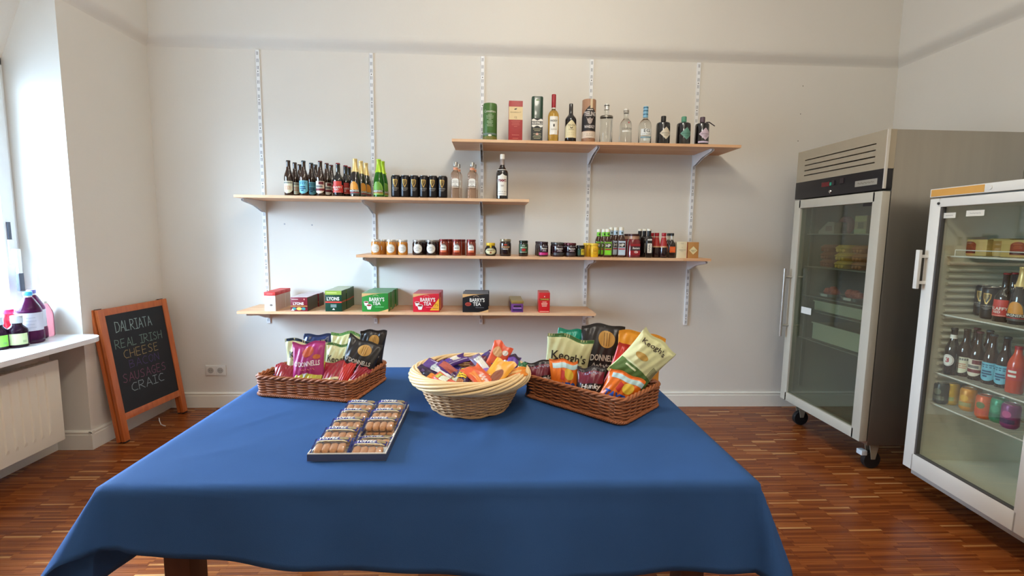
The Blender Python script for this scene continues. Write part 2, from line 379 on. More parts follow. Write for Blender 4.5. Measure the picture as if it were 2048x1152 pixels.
# ------------------------------------------------------------------ window in the left wall, sill, radiator
FRM = mat('window_paint', (232, 236, 238), rough=.35, noise=.02)
win = thing('window_1', None, None, (-2.80, 0, 0)); win['kind'] = 'structure'
def wb(n, y0, y1, z0, z1, x0, x1, m=FRM, b=.006, p=None): return obj(n, bbox(x0, x1, y0, y1, z0, z1, b), m, p or win, smooth=True)
obj('window_frame', join([bbox(-.10, 0, WY1 - .045, WY1, WZ0, WZ1, .005), bbox(-.10, 0, WY0, WY0 + .045, WZ0, WZ1, .005), bbox(-.10, 0, WY0, WY1, WZ1 - .045, WZ1, .005), bbox(-.10, 0, WY0, WY1, WZ0, WZ0 + .03, .005)]), FRM, win, smooth=True)
mid = (WY0 + WY1) / 2
PANE = thin_glass('window_glass', (.97, .99, 1.0))
for (a, b) in ((mid + .003, WY1 - .03), (WY0 + .03, mid - .003)):
    s_ = obj('sash', join([bbox(-.07, .018, b - .075, b, WZ0 + .02, WZ1 - .03, .006), bbox(-.07, .018, a, a + .075, WZ0 + .02, WZ1 - .03, .006),
         bbox(-.07, .018, a, b, WZ1 - .105, WZ1 - .03, .006), bbox(-.07, .018, a, b, WZ0 + .02, WZ0 + .10, .006)]), FRM, win, smooth=True)
    obj('pane', box(-.034, -.028, a + .07, b - .07, WZ0 + .09, WZ1 - .10), PANE, s_)
hd = obj('handle', join([bbox(.018, .030, -.828, -.798, 1.16, 1.30, .004), bbox(.030, .062, -.824, -.802, 1.215, 1.245, .004), bbox(.050, .066, -.826, -.800, 1.10, 1.245, .004)]), mat('handle_white', (225, 228, 230), rough=.3), win, smooth=True)
obj('grip', bbox(.048, .068, -.829, -.797, 1.00, 1.105, .005), mat('grip_grey', (62, 66, 78), rough=.5), hd, smooth=True)
obj('lock_plate', bbox(.018, .027, -.822, -.804, 1.30, 1.40, .002), mat('grip_grey', (62, 66, 78)), hd)
# sill with a rounded corner
sl = [(-2.80, WY1), (-2.80, WY0), (-2.335, WY0), (-2.335, WY1 - .10)]
sl += [(-2.435 + .10 * cos(a), WY1 - .10 + .10 * sin(a)) for a in [pi / 2 * k / 8 for k in range(1, 9)]] + [(XL, WY1)]
struct('trim_4', prism(sl, .70, .728), mat('sill_white', (236, 238, 240), rough=.3, noise=.02))
RADM = mat('radiator_enamel', (238, 232, 214), rough=.35, noise=.02, scale=8)
rad = thing('radiator', 'cream flat panel radiator on the wall under the window sill', 'radiator', (-2.5, -1.5, 0))
obj('panel', join([bbox(-.02, 0, -.65, .61, .13, .613, .008)]), RADM, rad, smooth=True)
obj('side_cover', bbox(-.10, -.02, .59, .607, .14, .606, .004), RADM, rad, smooth=True)
obj('top_grille', join([box(-.10, -.02, -.64, .60, .59, .598)] + [box(-.095, -.025, y, y + .012, .598, .603) for y in [-.63 + .03 * k for k in range(41)]]), RADM, rad)
rb = mesh_of('rib', join([([(0, -.011, .19), (0, .011, .19), (.006, .005, .215), (.006, -.005, .215), (0, -.011, .575), (0, .011, .575), (.006, .005, .55), (.006, -.005, .55)],
     [(0, 1, 2, 3), (3, 2, 6, 7), (7, 6, 5, 4), (1, 5, 6, 2), (0, 3, 7, 4)])]), RADM)
for k in range(21): obj('rib', rb, parent=rad, loc=(-.0005, .52 - .05 * k, 0))
for y in (.40, -.50): obj('bracket', box(-.19, -.10, y, y + .03, .2, .5), RADM, rad)

# ------------------------------------------------------------------ wall socket, small plugs and holes in the wall
sk = thing('wall_socket', 'white double power socket low on the back wall left of the table', 'socket', (-2.115, 0, .295))
SOC = mat('socket_plastic', (226, 224, 216), rough=.35, noise=.01)
obj('frame', bbox(-.076, .076, -.010, 0, -.0405, .0405, .003), SOC, sk, smooth=True)
for sx in (-.036, .036):
    c_ = obj('socket_insert', bbox(sx - .033, sx + .033, -.0125, -.008, -.033, .033, .002), SOC, sk, smooth=True)
    obj('recess', xf(rings([(.0225, .0225, -.0128, 2), (.0195, .0195, -.0129, 2), (.018, .018, -.004, 2)], 24, True), Matrix.Translation((sx, 0, 0)) @ Matrix(((1, 0, 0, 0), (0, 0, 1, 0), (0, -1, 0, 0), (0, 0, 0, 1)))), mat('socket_recess', (176, 172, 162), rough=.5), c_, smooth=True)
    obj('contact', join([box(sx - .010, sx - .006, -.0132, -.0125, -.002, .002), box(sx + .006, sx + .010, -.0132, -.0125, -.002, .002)]), mat('dark_metal', (60, 58, 55)), c_)
HOL = mat('filler_grey', (172, 172, 176), rough=.9); HOLD = mat('screw_dark', (110, 104, 92), rough=.6)
for k, (x, y, lab) in enumerate(((569, 448, 'round filled plug hole in the wall, left one under the beer bottles'), (624, 450, 'round filled plug hole in the wall, right one under the beer bottles'))):
    p = at(x, y, 1, 0); tag(obj('wall_plug', rings([(.006, -.001), (.0055, .0008)], 12), HOL, loc=(p.x, -.0005, p.z), rot=(pi / 2, 0, 0)), lab, 'wall plug')
for x, y, lab in ((1606, 172, 'uppermost tiny screw hole in the wall above the steel fridge'), (1601, 228, 'middle tiny screw hole in the wall above the steel fridge'), (1596, 282, 'lowest tiny screw hole just above the steel fridge corner')):
    p = at(x, y, 1, 0); tag(obj('screw_hole', rings([(.004, -.001), (.0035, .0008)], 10), HOLD, loc=(p.x, -.0005, p.z), rot=(pi / 2, 0, 0)), lab, 'screw hole')

# ------------------------------------------------------------------ twin slot uprights, brackets and shelf boards
UX = [-1.6983 + .8124 * i for i in range(5)]; UT = 2.6686
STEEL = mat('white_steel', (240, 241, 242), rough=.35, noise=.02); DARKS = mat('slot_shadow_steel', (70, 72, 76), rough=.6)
def upright_mesh():
    xs = [-.0125, -.0058, -.0029, .0029, .0058, .0125]; V, F = [], []
    zs = []; kinds = []
    for k in range(40):
        z0 = -.05 * (k + 1)
        zs += [z0, z0 + .013, z0 + .037]
    zs.append(0.0); zs = sorted(zs)
    n = len(xs)
    for z in zs: V += [(x, -.012, z) for x in xs]
    for j in range(len(zs) - 1):
        slot = j % 3 == 1
        for i in range(n - 1):
            if slot and i in (1, 3): continue
            F.append((j * n + i, j * n + i + 1, (j + 1) * n + i + 1, (j + 1) * n + i))
    return join([(V, F), box(-.0125, -.0115, -.012, -.0005, -2.0, 0), box(.0115, .0125, -.012, -.0005, -2.0, 0)])
um = mesh_of('channel', upright_mesh(), STEEL); ub = mesh_of('slot_shade_plate', box(-.0115, .0115, -.006, -.0005, -2.0, 0), DARKS)  # dark plate added behind the slots, its colour stands in for shade
us = mesh_of('screw', mv(xf(rings([(.0042, -.0004), (.0035, .0006)], 10), Matrix.Rotation(pi / 2, 4, 'X')), 0, -.0122, 0), mat('screw_dark2', (58, 56, 54), rough=.4))
names = ['leftmost', 'second', 'middle', 'fourth', 'rightmost']
for i, x in enumerate(UX):
    t = thing('shelf_upright', 'white slotted steel shelf upright on the back wall, ' + (['leftmost, beside the beer bottles', 'second from the left', 'in the middle of the five', 'second from the right', 'rightmost, nearest the fridges'][i]), 'shelf upright', (x, 0, UT), group='slotted shelf uprights')
    obj('channel', um, parent=t); obj('slot_shade_plate', ub, parent=t)
    for k in range(10):
        z = -.05 * (3 + 4 * k); 
        if -z < 1.99: obj('screw', us, parent=t, loc=(0, 0, z))
OAK = wood('beech_board', (212, 160, 116), (228, 182, 138), scale=(1.2, 14, 14), rough=.45, nscale=4)
OAKB = wood('beech_board_pale', (220, 172, 130), (232, 192, 150), scale=(1.2, 14, 14), rough=.45, nscale=4)
Z1, Z2, Z3, Z4 = 2.0074, 1.6103, 1.2144, .8146
SHY, THK = -.359, .019
def shelf(n, x0, x1, z, lab):
    t = thing('shelf_board', lab, 'shelf', ((x0 + x1) / 2, 0, z)); L = (x1 - x0) / 2; r = random.Random(n)
    # glued laminated staves
    k = 6; d = (-.018 - SHY) / k
    for j in range(k):
        y0 = SHY + j * d; x = -L; first = True
        while x < L - .001:
            ln = r.uniform(.45, .85); e = min(L, x + ln)
            if L - e < .2: e = L
            obj('stave', bbox(x + .0002, e - .0002, y0 + .0002, y0 + d - .0002, -THK, 0, .0006), OAK if r.random() < .6 else OAKB, t); x = e
    return t
shelf(1, -.2722, 1.7355, Z1, 'beech shelf board, highest one, carrying the whiskey and gin')
shelf(2, -1.7369, .261, Z2, 'beech shelf board, second highest, carrying the beer bottles')
shelf(3, -.9303, 1.5685, Z3, 'beech shelf board, third down, carrying the jars and sauces')
shelf(4, -1.7536, .7519, Z4, 'beech shelf board, lowest one, carrying the tea boxes')
def bracket_shape(): 
    pr = [(-.012, .0), (-.30, .0), (-.325, -.008), (-.325, -.016), (-.30, -.022), (-.16, -.042), (-.05, -.078), (-.012, -.085)]
    side = lambda x: prism(pr, x, x + .0018, 0)
    return join([side(-.009), side(.0072), box(-.009, .009, -.32, -.012, -.0018, 0)])
bm_ = mesh_of('arm', bracket_shape(), STEEL); bs_ = mesh_of('lug', join([rings([(.004, -.052), (.004, -.030), (.0055, -.030), (.0055, -.022)], 10)]), STEEL)
bt_ = mesh_of('hook_plate', box(-.006, .006, -.016, -.004, -.085, -.002), STEEL)
for (z, ids, nm) in ((Z1, (2, 3, 4), 'highest'), (Z2, (0, 1, 2), 'second highest'), (Z3, (1, 2, 3, 4), 'third'), (Z4, (0, 1, 2, 3), 'lowest')):
    for i in ids:
        t = thing('shelf_bracket', 'white steel bracket under the %s shelf at the %s upright' % (nm, names[i]), 'bracket', (UX[i], 0, z - THK), group='brackets under the shelves')
        obj('arm', bm_, parent=t); obj('hook_plate', bt_, parent=t)
        for yy in (-.10, -.24): obj('lug', bs_, parent=t, loc=(0, yy, .022 - (.0 if yy < -.2 else .02)))

# ------------------------------------------------------------------ table and cloth
TX0, TX1, TY0, TY1, TZ = -.9117, .6633, -2.624, -1.596, .76
DKW = wood('dark_table_wood', (58, 30, 20), (84, 46, 30), scale=(3, 3, .6), rough=.4)
tb = thing('table', 'dark wooden table under the blue cloth, one square leg showing', 'table', (0, 0, 0))
obj('tabletop', bbox(TX0, TX1, TY0, TY1, TZ - .035, TZ, .004), DKW, tb, smooth=True)
for lx in (TX0 + .082, TX1 - .147):
    for ly in (TY0 + .07, TY1 - .145):
        obj('leg', bbox(lx, lx + .065, ly, ly + .075, 0, TZ - .036, .004), DKW, tb, smooth=True)
obj('apron', join([box(TX0 + .1, TX1 - .1, TY0 + .075, TY0 + .095, TZ - .11, TZ - .036), box(TX0 + .1, TX1 - .1, TY1 - .095, TY1 - .075, TZ - .11, TZ - .036),
                   box(TX0 + .05, TX0 + .07, TY0 + .14, TY1 - .14, TZ - .11, TZ - .036), box(TX1 - .07, TX1 - .05, TY0 + .14, TY1 - .14, TZ - .11, TZ - .036)]), DKW, tb)
def cloth():
    oL, oR, oB = .27, .20, .20
    oF = lambda u: .154 + .078 * min(1, max(0, (u - (TX0 + .05)) / .9)) ** .5
    nu, nv = 110, 90; V, F = [], []; zt = TZ + .005; r = random.Random(3)
    us_ = [TX0 - oL + (TX1 - TX0 + oL + oR) * i / nu for i in range(nu + 1)]
    for j in range(nv + 1):
        for i in range(nu + 1):
            u = us_[i]; f = oF(u); v = (TY0 - f) + (TY1 - TY0 + f + oB) * j / nv
            dx = u - TX0 if u < TX0 else (u - TX1 if u > TX1 else 0); dy = v - TY0 if v < TY0 else (v - TY1 if v > TY1 else 0)
            if dx == 0 and dy == 0:
                w = .0012 * sin(7 * u + 3 * v) * sin(9 * v - 2 * u) + .0010 * sin(23 * u - 17 * v + 2 * sin(5 * u))
                for (cx, cy, ang, amp, wd) in ((-.10, -2.33, 1.2, .003, .012), (.0, -2.30, 1.35, .0035, .014), (.06, -2.35, 1.7, .0025, .012), (-.72, -2.2, .9, .0025, .01), (-.6, -2.3, .8, .002, .01), (-.74, -2.45, .5, .002, .012)):
                    a = (u - cx) * cos(ang) + (v - cy) * sin(ang); c = -(u - cx) * sin(ang) + (v - cy) * cos(ang)
                    w += amp * math.exp(-(c / wd) ** 2 - (a / .11) ** 2)
                e = min(u - TX0, TX1 - u, v - TY0, TY1 - v, .02) / .02
                V.append((u, v, zt + w * max(0, e) + .0005)); continue
            bx, by = min(max(u, TX0), TX1), min(max(v, TY0), TY1); rr = math.hypot(dx, dy)
            th = atan2(abs(dy), abs(dx)); corner = (dx != 0 and dy != 0)
            if corner:
                k = sin(2 * th) ** .8; left = dx < 0
                phi = .10 + (.50 if left else .32) * k + .05 * sin(6 * th); ox, oy = math.copysign(cos(th), dx), math.copysign(sin(th), dy)
            else:
                s = u if dx == 0 else v; near = 0
                phi = .10 + .07 * sin(4.3 * s + 1.0) + .06 * sin(11.1 * s + .3) + .03 * sin(23 * s); ox = math.copysign(1, dx) if dx else 0; oy = math.copysign(1, dy) if dy else 0
                phi *= min(1, rr / .08)
                cl = min(abs(s - (TX0 if dx == 0 else TY0)), abs(s - (TX1 if dx == 0 else TY1))); m_ = max(0, 1 - cl / .12); phi = phi * (1 - m_) + .10 * m_
            # soft turn over the table edge
            q = .012; t_ = min(rr, q * 1.57); ho = q * sin(t_ / q); dz = q * (1 - cos(t_ / q)); rest = rr - t_
            out = ho * 1.0 + rest * sin(phi); dz += rest * cos(phi)
            V.append((bx + ox * out, by + oy * out, zt - dz + .0005))
    for j in range(nv):
        for i in range(nu):
            a = j * (nu + 1) + i; F.append((a, a + 1, a + nu + 2, a + nu + 1))
    return V, F
CLO = mat('blue_linen', (47, 80, 128), rough=.85, noise=.10, scale=8, bump=.14, bscale=600, spec=.2)
cl = obj('tablecloth', cloth(), CLO, smooth=80); tag(cl, 'blue linen tablecloth draped over the table in front', 'tablecloth')
so_ = cl.modifiers.new('thick', 'SOLIDIFY'); so_.thickness = .0012; so_.offset = -1

# ------------------------------------------------------------------ chalkboard leaning on the left wall
BL_ = Vector((-2.333, -.669, .0)); bu = Vector((.0918609, .9957718, 0)); bv = Vector((-.1300491, .0119972, .991435)); bn = Vector((.98724, -.09107, .13060))
AFR = wood('orange_pine', (176, 88, 38), (200, 108, 52), scale=(6, 6, .8), rough=.4, coat=.2)
cb = bpy.data.objects.new('chalkboard', None); COL.objects.link(cb)
cb.matrix_world = Matrix(((bu.x, -bn.x, bv.x, BL_.x), (bu.y, -bn.y, bv.y, BL_.y), (bu.z, -bn.z, bv.z, BL_.z + .012), (0, 0, 0, 1)))
tag(cb, 'folded chalkboard sign in an orange wood frame leaning on the left wall', 'chalkboard')
# local: x along the width, y away from the viewer, z up the board
BW, BH = .566, .862
obj('post', bbox(0, .045, 0, .022, 0, BH - .002, .003), AFR, cb, smooth=True); obj('post', bbox(BW - .045, BW, 0, .022, 0, BH - .002, .003), AFR, cb, smooth=True)
obj('rail', bbox(.045, BW - .045, .001, .021, BH - .047, BH - .004, .003), AFR, cb, smooth=True); obj('rail', bbox(.045, BW - .045, .001, .021, .13, .175, .003), AFR, cb, smooth=True)
obj('post', bbox(-.004, .041, .030, .052, .0, BH, .003), AFR, cb, smooth=True); obj('post', bbox(BW - .041, BW + .004, .030, .052, .0, BH, .003), AFR, cb, smooth=True)
obj('rail', bbox(.041, BW - .041, .031, .051, BH - .047, BH - .004, .003), AFR, cb, smooth=True); obj('rail', bbox(.041, BW - .041, .031, .051, .13, .175, .003), AFR, cb, smooth=True)
obj('back_panel', box(.04, BW - .04, .038, .043, .17, BH - .04), mat('slate_black', (25, 28, 33), rough=.6, noise=.15, scale=5), cb)
FOOT = mat('rubber_black', (24, 22, 22), rough=.6)
for x in (.004, BW - .041): obj('foot', join([bbox(x, x + .037, .002, .020, -.010, .002, .003), bbox(x, x + .037, .032, .050, -.010, .002, .003)]), FOOT, cb, smooth=True)
obj('hinge', join([box(.01, .05, .02, .034, BH - .004, BH + .002), box(BW - .05, BW - .01, .02, .034, BH - .004, BH + .002)]), mat('dark_metal', (60, 58, 55)), cb)
pan = obj('slate', box(.043, BW - .043, .006, .014, .172, BH - .045), mat('slate_black', (30, 33, 36)), cb)
rk = random.Random(4)
for wd, u0, u1, v, h, c, t in (('DALRIATA', .106, .395, .728, .068, (150, 172, 170), .0045), ('REAL IRISH', .079, .466, .617, .056, (118, 142, 132), .0042), ('CHEESE', .126, .415, .541, .054, (156, 134, 92), .0042),
                               ('BACON', .156, .406, .470, .052, (84, 66, 112), .0036), ('SAUSAGES', .086, .446, .388, .056, (124, 78, 100), .0042), ('CRAIC', .135, .41, .316, .056, (142, 154, 158), .0045)):
    s = strokes(wd, u1 - u0, h, t, rk)
    obj('chalk_writing', dec(sh2(s, 0, 0, -.02), on_flat(.006), (u0 + u1) / 2, v, .0006), mat('chalk_%02x%02x%02x' % c, c, rough=.95, noise=.35, scale=160), pan)
obj('chalk_smudge', dec(sh2(scribble(.30, .012, 8), 0, 0, -.02), on_flat(.006), .33, .215, .0006), mat('chalk_faint', (46, 48, 52), rough=.95), pan)
cd = tag(obj('cord', tube([at(318, 836, 2, .035), at(319, 842, 2, .018), at(322, 849, 2, .003), at(327, 851, 2, .003), at(331, 852, 2, .003)], .003), mat('cord_white', (214, 204, 190), rough=.6)), 'short white cord end on the floor behind the chalkboard', 'cord')

# ------------------------------------------------------------------ stainless fridge
SS = mat('brushed_steel', (168, 162, 150), rough=.34, metal=.9, noise=.10, scale=14, stretch=(1, 1, .08), bump=.05)
SSD = mat('steel_dull', (174, 162, 140), rough=.45, metal=.35, noise=.05, scale=8)
ALU = mat('aluminium_door', (190, 184, 168), rough=.42, metal=.12, noise=.03, scale=12)
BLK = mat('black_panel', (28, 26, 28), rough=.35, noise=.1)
LIN = mat('fridge_liner_grey', (150, 156, 146), rough=.5, noise=.04)
GLA = thin_glass('fridge_glass', (.74, .79, .73), base=.05, rough=.03)
fa = thing('steel_fridge', 'tall stainless steel upright fridge on castors in the right back corner', 'fridge', (2.158, -.345, 0))
# local: x into the cabinet, y from 0 (far) to -.775 (near)
FW = .775
obj('cabinet', join([bbox(.05, .80, -.045, 0, .165, 1.965, .003), bbox(.05, .80, -FW, -FW + .045, .165, 1.965, .003), bbox(.755, .799, -FW + .044, -.044, .166, 1.964, .003),
     bbox(.051, .76, -FW + .044, -.044, .166, .225, .001), bbox(.051, .76, -FW + .044, -.044, 1.62, 1.964, .001)]), SS, fa, smooth=True)
obj('liner', join([box(.052, .755, -.052, -.045, .225, 1.62), box(.052, .755, -FW + .045, -FW + .052, .225, 1.62), box(.748, .755, -FW + .05, -.05, .225, 1.62), box(.052, .755, -FW + .05, -.05, .225, .232), box(.052, .755, -FW + .05, -.05, 1.613, 1.62)]), LIN, fa)
hz = [1.775 + .04 * k for k in range(4)]
zs = [1.755, 1.965]; cuts = [(1.793, 1.800), (1.825, 1.833), (1.861, 1.868), (1.896, 1.903)]
pl = []; z = 1.755
for a, b in cuts: pl.append(box(-.002, .05, -FW, 0, z, a)); pl.append(box(-.002, .05, -FW, -FW + .075, a, b)); pl.append(box(-.002, .05, -.08, 0, a, b)); z = b
pl.append(box(-.002, .05, -FW, 0, z, 1.965)); obj('louvre_panel', join(pl), SSD, fa)
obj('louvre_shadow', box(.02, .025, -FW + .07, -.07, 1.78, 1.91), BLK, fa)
obj('edge_trim', bbox(-.003, .012, -FW - .004, -FW + .004, 1.645, 1.966, .001), mat('trim_pale', (214, 208, 196), rough=.3, metal=.3), fa)
ctl = obj('control_panel', bbox(-.004, .05, -FW + .004, 0, 1.640, 1.755, .002), BLK, fa, smooth=True)
obj('display', box(-.006, -.003, -.345, -.275, 1.700, 1.728), mat('display_red', (66, 22, 24), rough=.2, emit=((120, 30, 34), .25)), ctl)
obj('rocker_switch', join([bbox(-.010, -.003, -.395, -.375, 1.702, 1.732, .002), bbox(-.010, -.003, -.475, -.445, 1.705, 1.737, .002)]), mat('switch_dark', (50, 40, 42), rough=.3), ctl)
obj('indicator', box(-.008, -.003, -.365, -.352, 1.703, 1.722), mat('indicator_green', (40, 120, 96), rough=.3, emit=((40, 140, 110), .3)), ctl)
obj('key_lock', xf(rings([(.011, -.004), (.011, .004), (.008, .007)], 14), Matrix.Translation((-.006, -.365, 1.664)) @ Matrix.Rotation(-pi / 2, 4, 'Y')), mat('chrome', (210, 210, 208), rough=.15, metal=1.), ctl, smooth=True)
bdg = obj('badge', bbox(-.007, -.003, -.735, -.570, 1.672, 1.706, .001), mat('badge_silver', (176, 172, 160), rough=.35, metal=.5), ctl)
on_fx = lambda x: (lambda u, v, e: (x - e, -u, v))          # a face that looks towards -x
obj('badge_print', dec(scribble(.125, .012, 11), on_fx(-.007), .6525, 1.689, .0006), mat('badge_ink', (116, 108, 90), rough=.5), bdg)
dr = obj('door', join([bbox(-.002, .045, -.068, 0, .19, 1.632, .003), bbox(-.002, .045, -FW, -FW + .066, .19, 1.632, .003), bbox(-.002, .045, -FW + .05, -.05, 1.575, 1.632, .003), bbox(-.002, .045, -FW + .05, -.05, .19, .252, .003)]), ALU, fa, smooth=True)
obj('glass_pane', box(.010, .016, -FW + .062, -.064, .248, 1.58), GLA, dr)
for y in (-FW + .003, -.02): obj('gasket', box(.045, .052, y, y + .017, .19, 1.63), mat('gasket_black', (20, 20, 22), rough=.6), dr)
obj('handle', join([tube([(-.055, -.030, .66), (-.055, -.030, 1.15)], .011, 10), tube([(-.055, -.030, .74), (0, -.030, .74)], .009, 8), tube([(-.055, -.030, 1.09), (0, -.030, 1.09)], .009, 8)]), mat('satin_steel', (188, 182, 172), rough=.3, metal=.8), dr, smooth=True)
obj('glass_label', dec(sh_rect(.105, .045, 1), on_fx(.009), .20, .873, .0006), paper((214, 214, 206)), dr)
obj('door_closer', box(.004, .010, -FW + .068, -FW + .14, 1.556, 1.572), BLK, dr)
WIRE = mat('shelf_wire', (156, 158, 148), rough=.4, metal=.4)
rack = []
for sz in (1.395, 1.170, .965, .865, .660):
    w = [tube([(.07, -.06 - .65 * k / 14, sz), (.72, -.06 - .65 * k / 14, sz)], .0022, 4) for k in range(15)] + [tube([(x, -.055, sz), (x, -FW + .055, sz)], .0035, 5) for x in (.07, .39, .72)]
    obj('wire_shelf', join(w), WIRE, fa)
obj('shelf_rail', join([box(.09, .115, -.066, -.052, .30, 1.58), box(.66, .685, -.066, -.052, .30, 1.58), box(.09, .115, -FW + .052, -FW + .066, .30, 1.58)]), mat('rail_grey', (136, 140, 130), rough=.4, metal=.4), fa)
for k, (x, y) in enumerate(((.13, -.05), (.13, -FW + .06), (.72, -.05), (.72, -FW + .06))):
    c_ = obj('castor', join([box(x - .045, x + .045, y - .04, y + .04, .155, .166), prism([(x - .03, .155), (x + .03, .155), (x + .012, .06), (x - .012, .06)], y + .018, y + .022, 1), prism([(x - .03, .155), (x + .03, .155), (x + .012, .06), (x - .012, .06)], y - .022, y - .018, 1)]), SSD, fa)
    obj('wheel', xf(rings([(.050, -.015), (.053, -.012), (.053, .012), (.050, .015)], 20), Matrix.Translation((x, y, .053)) @ Matrix.Rotation(pi / 2, 4, 'X')), FOOT, c_, smooth=True)
    if k == 1: obj('brake_pedal', bbox(x - .075, x - .04, y - .022, y + .022, .085, .115, .004), mat('brake_pale', (206, 214, 218), rough=.35), c_, smooth=True)

# ------------------------------------------------------------------ white display fridge
WH = mat('white_enamel', (226, 222, 212), rough=.3, noise=.02, scale=6); WLIN = mat('white_liner', (226, 228, 214), rough=.45, noise=.03)
fb = thing('white_fridge', 'white glass door display fridge standing at the right edge', 'fridge', (2.2407, -1.3321, 0), rz=-.0788)
BWD = .66
obj('cabinet', join([bbox(.045, .62, -.04, 0, .13, 1.572, .003), bbox(.045, .62, -BWD, -BWD + .04, .13, 1.572, .003), bbox(.58, .619, -BWD + .039, -.039, .131, 1.571, .003), bbox(.046, .60, -BWD + .039, -.039, .131, .20, .001), bbox(.045, .62, -BWD, 0, 1.573, 1.62, .003), box(.046, .6, -BWD + .039, -.039, 1.545, 1.572)]), WH, fb, smooth=True)
top = obj('top_panel', bbox(-.006, .045, -BWD, 0, 1.580, 1.622, .003), WH, fb, smooth=True)
obj('orange_sticker', dec(sh_rect(.29, .034, 2), on_fx(-.006), .152, 1.601, .0006), paper((214, 158, 78)), top)
obj('button', xf(rings([(.010, 0), (.010, .004)], 14), Matrix.Translation((-.006, -.325, 1.602)) @ Matrix.Rotation(-pi / 2, 4, 'Y')), WH, top)
obj('liner', join([box(.05, .58, -.046, -.040, .20, 1.545), box(.05, .58, -BWD + .04, -BWD + .046, .20, 1.545), box(.574, .58, -BWD + .04, -.04, .20, 1.545), box(.05, .58, -BWD + .04, -.04, .20, .206), box(.05, .58, -BWD + .04, -.04, 1.54, 1.546)]), WLIN, fb)
obj('evaporator_box', bbox(.40, .574, -BWD + .05, -.25, .206, .46, .01), WLIN, fb, smooth=True)
rbm = mesh_of('wall_rib', join([tube([(.08, -.053, 0), (.56, -.053, 0)], [.010] * 2, 8), ]), WLIN, True)
rbr = mesh_of('wall_rib', tube([(.565, -.06, 0), (.565, -BWD + .06, 0)], [.009] * 2, 8), WLIN, True)
for k in range(24):
    z = .56 + .0345 * k
    if z < 1.27: obj('wall_rib', rbm, parent=fb, loc=(0, 0, z)); obj('wall_rib', rbr, parent=fb, loc=(0, 0, z))
db = obj('door', join([bbox(-.002, .04, -.066, 0, .156, 1.573, .004), bbox(-.002, .04, -BWD, -BWD + .066, .156, 1.573, .004), bbox(-.002, .04, -BWD + .05, -.05, 1.530, 1.573, .004), bbox(-.002, .04, -BWD + .05, -.05, .156, .245, .004)]), WH, fb, smooth=True)
GLB = thin_glass('display_glass', (.97, .985, .95), base=.03, rough=.02)
obj('glass_pane', box(.012, .017, -BWD + .062, -.062, .240, 1.535), GLB, db)
obj('glazing_strip', join([box(.000, .02, -.076, -.066, .245, 1.530), box(.000, .02, -BWD + .066, -.066, .243, .251)]), mat('glazing_grey', (96, 94, 92), rough=.4, metal=.3), db)
obj('handle', join([bbox(-.052, -.036, -.030, -.006, 1.115, 1.315, .003), box(-.04, 0, -.026, -.010, 1.14, 1.155), box(-.04, 0, -.026, -.010, 1.275, 1.29)]), WH, db, smooth=True)
obj('lock', xf(rings([(.007, 0), (.006, .005)], 12), Matrix.Translation((-.002, -.055, 1.548)) @ Matrix.Rotation(-pi / 2, 4, 'Y')), mat('dark_metal', (60, 58, 55)), db)
obj('plinth', bbox(.03, .60, -BWD + .02, -.02, .118, .156, .004), mat('plinth_grey', (186, 182, 174), rough=.4), fb, smooth=True)
obj('foot', join([rings([(.018, 0.0), (.014, .031)], 12) if False else mv(rings([(.022, 0.0), (.020, .012), (.014, .014), (.014, .119)], 12), x, y, 0) for x in (.24, .50) for y in (-.16, -BWD + .16)]), FOOT, fb)
for (yy, zz, w, h, s_) in ((.107, 1.487, .072, .026, .04), (.245, 1.492, .092, .027, .056)):
    nt_ = obj('paper_note', dec(sh_rect(w, h, 1), on_fx(.0115), yy, zz, .0006), paper((222, 216, 200)), db)
    obj('note_writing', dec(scribble(s_, .006, 8), on_fx(.0115), yy, zz, .0012), paper((140, 134, 128)), nt_)
for sz, dpt in ((1.288, .40), (.990, .44), (.685, .46), (.520, .46)):
    w = [tube([(.075, -.05 - (BWD - .1) * k / 30, sz), (.10 + dpt, -.05 - (BWD - .1) * k / 30, sz)], .0018, 4) for k in range(31)] + [tube([(x, -.046, sz - .002), (x, -BWD + .046, sz - .002)], .0042, 6) for x in (.075, .30, .10 + dpt)]
    sh_ = obj('wire_shelf', join(w), mat('white_wire', (214, 214, 202), rough=.4), fb)
    if sz > 1.2: obj('front_rail', join([tube([(.075, -.09, sz + .03), (.075, -BWD + .09, sz + .03)], .0025, 5), tube([(.075, -.09, sz), (.075, -.09, sz + .03)], .0025, 5)]), mat('white_wire', (214, 214, 202)), sh_)
# ------------------------------------------------------------------ goods on the shelves
def brand(c): return paper(c)
WHT = paper((236, 232, 220)); CREAM = paper((232, 222, 186)); INK = paper((34, 30, 30)); GOLD = mat('gold_print', (196, 158, 84), rough=.35, metal=.4)
BROWN = mat('brown_glass', (44, 22, 12), rough=.06, noise=.1, coat=.6, spec=.7); BLKG = mat('black_glass', (18, 14, 15), rough=.06, noise=.1, coat=.6, spec=.7)
GREENG = mat('green_glass', (46, 128, 34), rough=.05, trans=.55, ior=1.42, noise=.08)
CLEAR = mat('clear_spirit_glass', (238, 242, 240), rough=.02, trans=1., ior=1.36, noise=.01)
PINKG = mat('pink_spirit_glass', (255, 238, 226), rough=.03, trans=1., ior=1.34, noise=.02)
AMBERG = mat('amber_spirit_glass', (242, 196, 96), rough=.03, trans=.85, ior=1.36, noise=.03)
def put(px, Y, z, py=None):
    p = at(px, 300, 1, Y); return (p.x, Y, z)
def item(name, label, cat, loc, body, m, part='body', group=None, rz=0, smooth=True):
    t = thing(name, label, cat, loc, rz, group); obj(part, body, m, t, smooth=smooth); return t
def add(t, nm, shape, m, smooth=True): return obj(nm, shape, m, t, smooth=smooth)
def lines(ws, gap=.006, t=.0016): return sh_lines(ws, gap, t)
YFR = -.30
